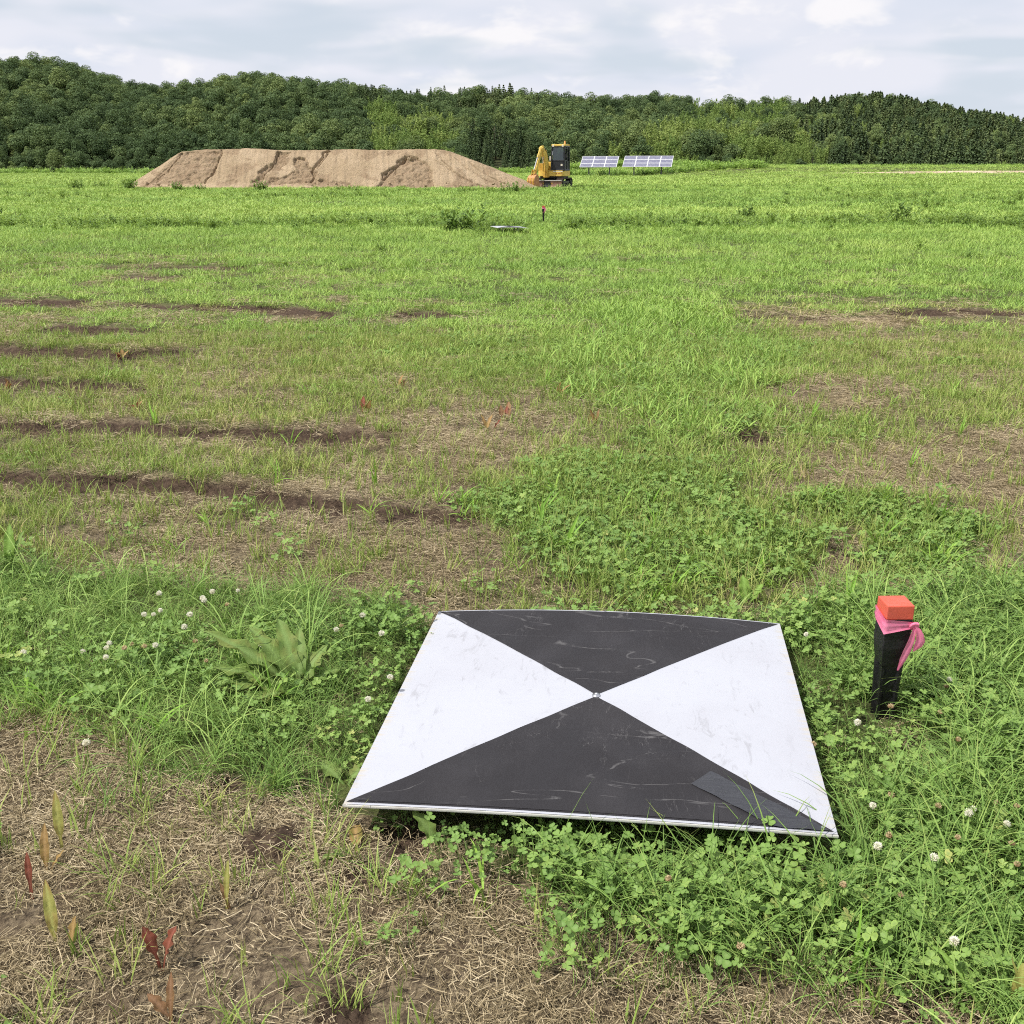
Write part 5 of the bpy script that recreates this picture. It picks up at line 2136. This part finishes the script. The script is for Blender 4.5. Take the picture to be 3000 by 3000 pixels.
    k = (rng.random(len(x)) < np.clip(pp, 0, 1)) & (L < 0.5) & ~under_board(x, y, 0.03)
    x, y = x[k], y[k]
    n = len(x)
    scatter('short_grass', fine_s, lay(x, y), yaw_rot(n), rng.uniform(0.55, 1.15, n), np.clip(0.46 - 0.25 * patchy(x, y) + (fbm(x * 1.2, y * 1.2, 76, 3) - 0.5) * 1.1 + rng.normal(0, 0.2, n), 0, 1),
            rng.integers(0, 5, n), 'short fine grass in the mown ground behind the board', 'grass')
    # ---- straw thatch
    x, y = wedge(430, 0.9, 4.6)
    g = green_all(x, y)
    mud, _ = rut_fields(x, y)
    k = (rng.random(len(x)) < np.clip(1.1 - 1.15 * g, 0.06, 1) * (1 - 0.97 * sstep(0.1, 0.5, mud)) * (0.62 + 0.38 * sstep(0.36, 0.5, fbm(x * 5, y * 5, 180, 3)))) & ~under_board(x, y, -0.05)
    xa, ya = x[k], y[k]
    x, y = wedge(230, 4.4, 8.5)
    g = green_all(x, y)
    mud, _ = rut_fields(x, y)
    k = rng.random(len(x)) < np.clip(1.0 - 0.9 * g, 0.08, 1) * (1 - 0.98 * sstep(0.08, 0.4, mud)) * (0.55 + 0.45 * sstep(0.36, 0.5, fbm(x * 4, y * 4, 181, 3)))
    xb, yb = x[k], y[k]
    x, y = wedge(60, 8.3, 15)
    g = green_all(x, y)
    mud, _ = rut_fields(x, y)
    k = rng.random(len(x)) < np.clip(0.9 - 0.9 * g, 0.04, 1) * (1 - 0.98 * sstep(0.08, 0.4, mud))
    xc, yc = x[k], y[k]
    scl = np.concatenate([rng.uniform(0.8, 1.2, len(xa)), rng.uniform(1.0, 1.6, len(xb)), rng.uniform(1.6, 2.6, len(xc))])
    x, y = np.concatenate([xa, xb, xc]), np.concatenate([ya, yb, yc])
    n = len(x)
    tint = np.clip(0.46 + 0.16 * sstep(2.3, 3.2, y) + (fbm(x * 3, y * 3, 79, 4) - 0.5) * 1.8 + rng.normal(0, 0.25, n), 0, 1)
    scatter('straw_litter', straw, lay(x, y), yaw_rot(n, 0.06), scl, tint, rng.integers(0, 7, n), 'dry mown straw and clippings lying on the bare ground', 'straw')
    # ---- young upright shoots through the thatch
    x, y = wedge(420, 0.9, 8.0)
    g = green_all(x, y)
    _, py = plan(x, y)
    base = np.where(py > 1800, 0.25, 0.40)
    k = (rng.random(len(x)) < np.clip(base * (0.3 + 1.4 * fbm(x * 2.4, y * 2.4, 80, 3)) + g * 0.75, 0, 1) * (1 - 0.9 * sstep(0.2, 0.5, rut_fields(x, y + 0.03)[0]))) & (lush(x, y) < 0.5) & ~under_board(x, y, 0.03)
    x, y = x[k], y[k]
    n = len(x)
    scatter('grass_shoots', shoots, lay(x, y), yaw_rot(n, 0.16), rng.uniform(0.55, 1.35, n), np.clip(rng.normal(0.42, 0.2, n), 0, 1), rng.integers(0, 6, n), 'young upright grass shoots growing through the straw', 'grass')


near_cover()

mid = [tuft(46, 0.13, 0.068, 0.0058, (0.1, 0.95), (0.1, 1.2), 3, M['mown_grass'], 600 + k) for k in range(6)]
mid_g = [tuft(52, 0.13, 0.085, 0.0066, (0.15, 1.1), (0.2, 1.4), 3, M['field_grass'], 610 + k) for k in range(6)]
far_g = [tuft(110, 0.42, 0.115, 0.022, (0.2, 1.15), (0.2, 1.4), 3, M['field_grass'], 620 + k) for k in range(6)]
vfar_g = [tuft(90, 1.1, 0.17, 0.07, (0.2, 1.15), (0.2, 1.2), 2, M['field_grass'], 630 + k) for k in range(5)]


def leafy(seed, H, n, size, foot, mat):
    """a bushy weed: stems with leaves up them"""
    r = random.Random(seed)
    mb = MB()
    for k in range(n):
        a = r.uniform(0, 6.283)
        q = foot * math.sqrt(r.random())
        b = Vector((q * math.cos(a), q * math.sin(a), 0))
        h = H * r.uniform(0.55, 1.1)
        d = Vector((math.cos(a), math.sin(a), 0)) * 0.3 * h * r.random()
        rn = r.random()
        for i in range(9):
            t = (i + 1) / 9
            p = b + d * t * t + Vector((0, 0, h * t))
            az = r.uniform(0, 6.283)
            blade(mb, p - Vector((0, 0, size * 0.2)), az, size * (1.25 - 0.6 * t) * r.uniform(0.7, 1.2), size * 0.34, r.uniform(0.4, 1.0), r.uniform(0.3, 1.2), 3, r.uniform(-0.5, 0.5), 0.6 * rn + 0.4 * r.random())
    return mb.mesh('weed', mat, True)


weed_p = [leafy(700 + k, 0.30, 9, 0.13, 0.16, M['weeds']) for k in range(4)]
under_p = [leafy(720 + k, 1.25, 20, 0.42, 0.9, M['field_grass']) for k in range(4)]


def mid_cover():
    # 7 - 22 m
    xs, ys = [], []
    for d, a, b in ((95, 3.6, 9.5), (58, 9.3, 14), (34, 13.8, 23)):
        x, y = wedge(d, a, b)
        xs.append(x)
        ys.append(y)
    x, y = np.concatenate(xs), np.concatenate(ys)
    g = green_all(x, y)
    fade = sstep(3.4, 6.5, y) * (lush(x, y) < 0.5)
    p = np.clip(1.25 * g - 0.25, 0.03, 1) * (0.25 + 0.75 * fade)
    mud, _ = rut_fields(x, y)
    for dy in (0.06, 0.13, 0.2):
        m2, _ = rut_fields(x, y + dy)
        mud = np.maximum(mud, m2)
    p = p * (1 - 0.9 * sstep(0.2, 0.6, mud))
    k = rng.random(len(x)) < p
    x, y, g = x[k], y[k], g[k]
    n = len(x)
    st = strip(x, y)
    isg = (rng.random(n) < sstep(0.55, 0.95, g)) | st
    grow = np.interp(y, [5, 9, 14, 22], [0.9, 1.0, 1.3, 1.6])
    tint = np.clip(0.52 + (fbm(x * 0.5, y * 0.9, 81, 4) - 0.5) * 1.3 + rng.normal(0, 0.17, n) + 0.25 * (0.75 - g) * (~isg), 0, 1)
    P = lay(x, y)
    tint = np.clip(tint + (fbm(x * 0.08, y * 1.1, 191, 3) - 0.5) * 0.7, 0, 1)
    scl = rng.uniform(0.6, 1.1, n) * grow * np.where(st, 1.35, 0.9)
    tint = np.where(st, tint * 0.7, tint)
    for s, pr, nm, lb in ((~isg, mid, 'mown_grass', 'patchy yellow-green mown grass between the ruts'), (isg, mid_g, 'field_grass', 'greener short grass in the middle of the field')):
        q = s.sum()
        scatter(nm, pr, P[s], yaw_rot(q), scl[s], tint[s], rng.integers(0, 6, q), lb, 'grass')
    # 20 - 75 m
    xs, ys = [], []
    for d, a, b in ((9.0, 20, 34), (5.0, 33, 75)):
        x, y = wedge(d, a, b, 0.56)
        xs.append(x)
        ys.append(y)
    x, y = np.concatenate(xs), np.concatenate(ys)
    k = ~((x > MX0 + 0.6) & (x < MX1 - 0.6) & (y > MY - 0.3) & (y < MY + 13))
    mud, _ = rut_fields(x, y)
    k &= rng.random(len(x)) > mud
    x, y = x[k], y[k]
    n = len(x)
    tint = np.clip(0.56 + (fbm(x * 0.13, y * 0.35, 82, 4) - 0.5) * 1.5 + rng.normal(0, 0.2, n), 0, 1)
    tint = np.clip(tint + (fbm(x * 0.03, y * 0.45, 192, 3) - 0.5) * 0.7, 0, 1)
    tint = np.where(np.abs(y - 22.6) < 1.6, tint * 0.75, tint)
    scl = rng.uniform(0.6, 1.1, n) * np.interp(y, [20, 30, 60, 75], [0.8, 1.0, 1.25, 1.2])
    scl = np.where((y > 62.5) & (y < 70) & (x > MX1 - 1.5) & (x < 5), scl * 0.35, scl)
    scl = np.where((np.abs(x - SF[0]) < 0.6) & (y < SF[1] + 0.2) & (y > SF[1] - 2), scl * 0.5, scl)
    scatter('far_grass', far_g, lay(x, y), yaw_rot(n), scl, tint, rng.integers(0, 6, n), 'bright green grass of the far field up to the mound', 'grass')
    # 70 - 165 m
    x, y = wedge(1.15, 71, 213, 0.56)
    road = (x > 38) & (np.abs(y - 127.5) < 4.0)
    k = ~((x > MX0 + 0.6) & (x < MX1 - 0.6) & (y < MY + 13)) & ~road
    x, y = x[k], y[k]
    n = len(x)
    tint = np.clip(0.78 + (fbm(x * 0.05, y * 0.16, 83, 3) - 0.5) * 0.9 + rng.normal(0, 0.12, n), 0, 1)
    scatter('distant_grass', vfar_g, lay(x, y), yaw_rot(n), rng.uniform(0.6, 1.1, n), tint, rng.integers(0, 5, n), 'pale yellow-green grass beyond the mound', 'grass')
    # uncut weeds: the strip by the far target and stray clumps
    x, y = wedge(30, 20, 26, 0.56)
    k = rng.random(len(x)) < tall_row(x, y) * np.where(x < 9, 0.55, 1.0)
    bx, by = FT[0], FT[1] + 0.3
    k &= ~((np.abs(x - bx + 0.05) < 0.55) & (y < by + 0.5) & (y > by - 0.75)) & ~((np.abs(x - SF[0]) < 0.5) & (y < SF[1] + 0.2))
    xa, ya = x[k], y[k]
    x, y = wedge(0.9, 24, 70, 0.56)
    k = (rng.random(len(x)) < sstep(0.5, 0.75, fbm(x * 0.12, y * 0.3, 85, 3))) & ~((x > MX0) & (x < MX1) & (y > MY - 1))
    xb, yb = x[k], y[k]
    x, y = wedge(1.3, 11, 21, 0.6)
    k = rng.random(len(x)) < 0.35 * sstep(0.4, 0.7, fbm(x * 0.4, y * 0.4, 86, 3)) * (x > -3)
    xc, yc = x[k], y[k]
    x, y = np.concatenate([xa, xb, xc]), np.concatenate([ya, yb, yc])
    n = len(x)
    scl = rng.uniform(0.5, 1.0, n) * np.where(np.abs(y - 22.6) < 3, 0.85, np.where(y < 20, 0.55, 1.1))
    scatter('field_weeds', weed_p, lay(x, y), yaw_rot(n), scl, np.clip(rng.normal(0.5, 0.25, n), 0, 1), rng.integers(0, 4, n), 'darker uncut weeds in a strip across the far field', 'weeds')
    # tall undergrowth along the foot of the wood
    n0 = 2300
    x = rng.uniform(-135, 135, n0)
    y = FOOT_Y - 1.0 - rng.random(n0) ** 1.6 * 9 - 2.5 * (x > 8) * rng.random(n0)
    k = rng.random(n0) < np.where(x > -30, 1.0, 0.6)
    x, y = x[k], y[k]
    n = len(x)
    scl = rng.uniform(0.7, 1.3, n) * np.where(x > 38, 0.42, np.where(x > 3, 0.85, 0.75))
    xp = rng.uniform(4, 34, 230)
    yp = rng.uniform(143.2, 151, 230)
    x, y, scl = np.concatenate([x, xp]), np.concatenate([y, yp]), np.concatenate([scl, rng.uniform(0.45, 0.85, 230)])
    n = len(x)
    scatter('undergrowth', under_p, lay(x, y), yaw_rot(n), scl, np.clip(rng.normal(0.38, 0.25, n), 0, 1), rng.integers(0, 4, n), 'tall green weeds along the foot of the wooded hill', 'weeds')


mid_cover()


# ------------------------------------------------------------------ single plants
def dock_leaf(name, parent, base, az, length, width, lean, bend, mat, seed=0, petiole=0.3, wavy=0.5, lobed=False):
    """one broad leaf on its stalk, pointing along azimuth az"""
    r = random.Random(seed)
    d = Vector((math.cos(az), math.sin(az), 0))
    side = Vector((-math.sin(az), math.cos(az), 0))
    nseg = 14
    p = Vector(base)
    vs, md = [], []
    ph = r.uniform(0, 6)
    for i in range(nseg + 1):
        s = i / nseg
        th = lean + bend * s
        step = (d * math.sin(th) + Vector((0, 0, 1)) * math.cos(th))
        if i:
            p = p + step * (length / nseg)
        up = (d * -math.cos(th) + Vector((0, 0, 1)) * math.sin(th))
        if s < petiole:
            w = 0.0028
        else:
            t = (s - petiole) / (1 - petiole)
            w = max(0.0022, width / 2 * math.sin(math.pi * min(1, t * 0.90 + 0.10)) ** 0.6 * (1.12 - 0.35 * t))
            if i == nseg:
                w = 0.0008
            if lobed:
                w *= 0.55 + 0.45 * abs(math.sin(t * 13))
        wv = wavy * w * 0.5 * math.sin(i * 1.9 + ph) if s >= petiole else 0
        wv2 = wavy * w * 0.5 * math.sin(i * 1.7 + ph + 2) if s >= petiole else 0
        vs += [p - side * w + up * (0.22 * w + wv), p - side * w * 0.5 + up * 0.10 * w, p, p + side * w * 0.5 + up * 0.10 * w, p + side * w + up * (0.22 * w + wv2)]
        md += [0, 0.1, 1.0, 0.1, 0]
    mb = MB()
    mb.add(vs, [(i * 5 + k, i * 5 + k + 1, i * 5 + 6 + k, i * 5 + 5 + k) for i in range(nseg) for k in range(4)], mid=md, rnd=r.random())
    o = mb.build(name, mat, parent, True)
    return o


def g3(px, py):
    g = G(px, py)
    return (g[0], g[1], float(relief(np.array([g[0]]), np.array([g[1]]))[0]))


# the big green dock left of the board
root = empty('dock_plant', g3(880, 2035))
tag(root, 'large green dock plant with long wavy leaves, left of the board', 'dock plant')
for k, (az, L, W, le, be) in enumerate(((168, 0.28, 0.056, 0.80, 0.45), (155, 0.22, 0.056, 0.8, 0.6), (190, 0.22, 0.064, 1.1, 0.5), (142, 0.22, 0.054, 0.65, 0.6), (120, 0.20, 0.05, 0.4, 0.7),
                                        (98, 0.17, 0.036, 0.35, 0.8), (60, 0.14, 0.04, 0.5, 0.8), (30, 0.13, 0.04, 0.8, 0.9), (232, 0.12, 0.04, 1.0, 0.5), (218, 0.17, 0.056, 1.25, 0.3), (182, 0.22, 0.06, 1.0, 0.45))):
    dock_leaf('leaf', root, (0, 0, 0.01), R(az), L, W, le, be, M['leaf_green'], 30 + k, 0.22, 0.9)

# single leaves standing in the straw
STRAY = [
    ('yellow-green dock leaf leaning left, standing in the straw at lower left', (165, 2775), [(118, 0.135, 0.026, 0.30, 0.15, 'leaf_yellow', 0.28, False)]),
    ('small tan dock leaf beside the tall yellow-green leaf in the straw', (208, 2775), [(60, 0.07, 0.022, 0.1, 0.1, 'leaf_tan', 0.35, False)]),
    ('single narrow red dock leaf upright at the left edge of the straw', (92, 2620), [(110, 0.105, 0.016, 0.1, 0.1, 'leaf_red', 0.45, False)]),
    ('pair of yellowing dock leaves in the straw below the clover edge', (135, 2545), [(100, 0.11, 0.022, 0.1, 0.2, 'leaf_tan', 0.25, False), (30, 0.06, 0.014, 0.4, 0.2, 'leaf_tan', 0.4, False)]),
    ('taller yellowing dock leaf behind the pair in the straw', (182, 2490), [(112, 0.14, 0.024, 0.12, 0.2, 'leaf_yellow', 0.3, False)]),
    ('red two-lobed dock leaf on a stalk in the lower-left straw', (470, 2835), [(150, 0.10, 0.030, 0.1, 0.25, 'leaf_red', 0.5, False), (35, 0.10, 0.032, 0.1, 0.2, 'leaf_red', 0.5, False)]),
    ('pair of brown dock leaves at the bottom edge of the straw', (500, 2985), [(85, 0.10, 0.017, 0.05, 0.1, 'leaf_brown', 0.35, False), (160, 0.075, 0.026, 0.45, 0.3, 'leaf_brown', 0.4, False)]),
    ('slim yellow dock leaf with a red one in the middle straw', (665, 2660), [(80, 0.105, 0.014, 0.05, 0.1, 'leaf_yellow', 0.3, False), (140, 0.06, 0.014, 0.2, 0.2, 'leaf_brown', 0.35, False)]),
    ('broad green dock leaf in the shade under the front edge of the board', (1290, 2490), [(140, 0.115, 0.042, 0.5, 0.4, 'leaf_green', 0.25, False)]),
    ('drooping olive dock leaf beside the near left corner of the board', (1045, 2500), [(100, 0.10, 0.034, 0.7, 1.1, 'leaf_tan', 0.25, False), (200, 0.09, 0.028, 0.9, 0.8, 'leaf_green', 0.25, False)]),
    ('olive green dock leaf at the bottom right corner', (2975, 2990), [(70, 0.11, 0.034, 0.05, 0.1, 'leaf_yellow', 0.25, False), (120, 0.12, 0.012, 0.05, 0.15, 'leaf_yellow', 0.25, False)]),
    ('bright toothed leaf arching to the ground at the bottom right', (2890, 3010), [(125, 0.17, 0.026, 0.35, 0.9, 'leaf_bright', 0.15, True)]),
    ('green dock plant at the far edge of the clover, left edge', (30, 1690), [(60, 0.18, 0.04, 0.2, 0.3, 'leaf_green', 0.3, False), (100, 0.20, 0.045, 0.1, 0.3, 'leaf_bright', 0.3, False), (150, 0.16, 0.04, 0.5, 0.4, 'leaf_green', 0.3, False)]),
    ('broad-leaved weed just behind the right corner of the board', (2185, 1770), [(95, 0.11, 0.045, 0.2, 0.4, 'leaf_bright', 0.25, False), (150, 0.09, 0.04, 0.6, 0.4, 'leaf_green', 0.25, False), (40, 0.10, 0.04, 0.5, 0.4, 'leaf_bright', 0.25, False)]),
    ('pale broad leaf in the clover between the dock plant and the board', (1010, 2290), [(140, 0.10, 0.05, 0.9, 0.4, 'leaf_green', 0.3, False), (60, 0.09, 0.042, 0.9, 0.5, 'leaf_green', 0.3, False)]),
]
for i, (lb, at_, lvs) in enumerate(STRAY):
    root = empty('dock_plant', g3(*at_))
    tag(root, lb, 'dock plant')
    for k, (az, L, W, le, be, mt, pet, lob) in enumerate(lvs):
        dock_leaf('leaf', root, (0.004 * k, 0, -0.004), R(az), L * 0.85, W * 0.75, le, be + 0.25, M[mt], 60 + i * 5 + k, pet, 0.8, lob)

ORD = ['leftmost', 'second', 'third', 'fourth', 'fifth', 'sixth', 'seventh', 'eighth', 'ninth', 'tenth', 'eleventh', 'twelfth', 'thirteenth', 'fourteenth', 'fifteenth',
       'sixteenth', 'seventeenth', 'eighteenth', 'nineteenth', 'twentieth', 'twenty-first', 'twenty-second', 'twenty-third', 'twenty-fourth', 'twenty-fifth']


def ordinal(i, n):
    return 'leftmost' if i == 0 else ('rightmost' if i == n - 1 else ORD[i] + ' from left')


# small reddish docks further out
RED = [(920, 935), (1170, 1140), (1072, 1212), (1432, 1268), (1630, 1160), (1480, 1225), (1738, 1240), (352, 1040), (392, 1200), (25, 1135)]
RED.sort()
for i, p in enumerate(RED):
    root = empty('dock_plant', g3(*p))
    tag(root, 'small reddish dock plant in the patchy mown grass, ' + ordinal(i, len(RED)), 'dock plant', 'small reddish docks in the mown grass')
    r = random.Random(900 + i)
    for k in range(r.choice((3, 4, 5, 6))):
        dock_leaf('leaf', root, (r.uniform(-0.02, 0.02), r.uniform(-0.02, 0.02), 0), r.uniform(0, 6.28), r.uniform(0.05, 0.10), r.uniform(0.016, 0.028), r.uniform(0.05, 0.6), r.uniform(0.1, 0.7),
                  M[r.choice(('leaf_red', 'leaf_brown', 'leaf_tan', 'leaf_tan'))], 950 + i * 7 + k, 0.3)

# green weed clumps one can pick out
CLUMPS = [((372, 556), 2.6, 'dark weed clump at the left foot of the mound'), ((300, 549), 1.6, 'weed clump in the open field left of the mound'),
          ((225, 555), 1.9, 'weed clump left of the mound, farthest from it'), ((510, 560), 1.6, 'small weed clump in front of the left slope of the mound'), ((590, 560), 1.2, 'lone weed in front of the second scar of the mound'),
          ((765, 560), 2.0, 'bright grass clump growing on the foot of the mound'), ((1345, 676), 1.7, 'dark bushy weed just left of the far survey board'),
          ((1500, 566), 1.9, 'ragged weeds at the right foot of the mound by the bucket'), ((2640, 655), 1.6, 'tall dark weed clump in the uncut strip, right part of field'), ((2205, 640), 1.3, 'pale leafy weed clump in the uncut strip, right of centre')]
for i, (p, s, lb) in enumerate(CLUMPS):
    root = empty('weed_clump', g3(*p))
    tag(root, lb, 'weed')
    for k in range(3):
        o = link_mesh('stems', weed_p[(i + k) % 4], root)
        o.scale = (s * 0.8, s * 0.8, s * random.uniform(0.8, 1.1))
        o.location = (random.uniform(-0.25, 0.25) * s * 0.6, random.uniform(-0.1, 0.1) * s, -0.02)
        o.rotation_euler = (0, 0, random.uniform(0, 6))


# ------------------------------------------------------------------ clover flowers
def flower_head(seed, old):
    r = random.Random(seed)
    mb = MB()
    nf = 70
    for k in range(nf):
        z = 1 - 1.7 * (k + 0.5) / nf
        a = k * 2.39996
        q = math.sqrt(max(0, 1 - z * z))
        d = Vector((q * math.cos(a), q * math.sin(a), z))
        if old or z < -0.2:
            d = (d + Vector((0, 0, -0.5 if old else -0.35))).normalized()
        L = r.uniform(0.85, 1.1)
        sd = d.orthogonal().normalized()
        sd = sd * math.cos(a) + d.cross(sd) * math.sin(a)
        w = 0.15
        u = d.cross(sd)
        vs = [d * 0.15, d * L * 0.72 + sd * w, d * L, d * L * 0.72 - sd * w, d * L * 0.8 + u * w]
        mb.add([v * 0.0086 for v in vs], [(0, 1, 4), (1, 2, 4), (2, 3, 4), (3, 0, 4)])
    return mb.mesh('flower_head', M['petal_old' if old else 'petal'])


heads = [flower_head(k, False) for k in range(4)] + [flower_head(10 + k, True) for k in range(3)]
stems = []
for k in range(3):
    r = random.Random(k)
    mb = MB()
    mb.tube([(0, 0, -0.02), (r.uniform(-0.006, 0.006), r.uniform(-0.006, 0.006), 0.5), (0, 0, 0.995)], 0.5, 5)
    stems.append(mb.mesh('stem', M['leaf_bright'], True))
FLOWERS = [  # head place on the plan, faded
    (466, 1738, 0), (594, 1752, 0), (622, 1733, 0), (598, 1758, 0), (697, 1730, 0), (540, 1836, 0), (470, 1788, 0), (422, 1800, 0), (450, 1800, 0), (556, 1800, 0), (665, 1770, 1), (762, 1890, 0),
    (68, 1912, 0), (243, 1908, 0), (312, 1898, 0), (310, 1925, 0), (320, 1884, 0), (386, 1886, 1), (422, 1893, 1), (455, 1890, 0), (572, 1877, 1), (364, 1897, 1), (604, 1935, 1),
    (1062, 1802, 0), (1000, 1832, 1), (985, 1844, 0), (1143, 1983, 0), (1078, 2048, 0), (1118, 1855, 0), (253, 2175, 0),
    (2362, 1858, 0), (2782, 1990, 0), (2512, 2116, 0), (2610, 2068, 1), (2385, 2178, 1), (2808, 2165, 1), (2772, 2010, 1), (2755, 2085, 1),
    (2557, 2360, 0), (2612, 2327, 1), (2750, 2360, 1), (2852, 2370, 0), (2838, 2380, 0), (2920, 2350, 1), (2950, 2413, 0), (2572, 2478, 0), (2605, 2445, 1), (2736, 2512, 0), (2806, 2452, 1), (2795, 2756, 0),
    (2470, 2590, 1), (2965, 2470, 1), (2980, 2360, 1), (1958, 2572, 1), (2170, 2770, 1), (2980, 2530, 1), (2640, 2620, 1)]
FLOWERS.sort()
zone_of = lambda px: 0 if px < 1200 else (1 if px < 2300 else 2)
tally = {}
for i, (px, py, old) in enumerate(FLOWERS):
    hz = random.uniform(0.075, 0.105)
    p = G(px, py, hz)
    gz = float(relief(np.array([p[0]]), np.array([p[1]]))[0])
    root = empty('clover_flower', (p[0], p[1], gz), random.uniform(0, 6))
    side = 'left of the board' if px < 1200 else ('in front of the board' if px < 2300 else 'around and below the stake')
    zk = (zone_of(px), old)
    tot_ = sum(1 for f in FLOWERS if (zone_of(f[0]), f[2]) == zk)
    nth = tally.get(zk, 0)
    tally[zk] = nth + 1
    tag(root, ('faded brownish clover flower ' if old else 'white clover flower ') + side + ', ' + ordinal(nth, tot_), 'clover flower', ('faded' if old else 'white') + ' clover flowers ' + side)
    h = link_mesh('flower_head', heads[4 + i % 3] if old else heads[i % 4], root)
    s = random.uniform(0.75, 1.1) * (0.85 if old else 1.0)
    h.scale = (s, s, s * 0.85)
    h.location = (0, 0, hz - gz)
    h.rotation_euler = (random.uniform(-0.4, 0.4), random.uniform(-0.4, 0.4), 0)
    t_ = link_mesh('stem', stems[i % 3], root)
    t_.scale = (0.0016, 0.0016, hz - gz)
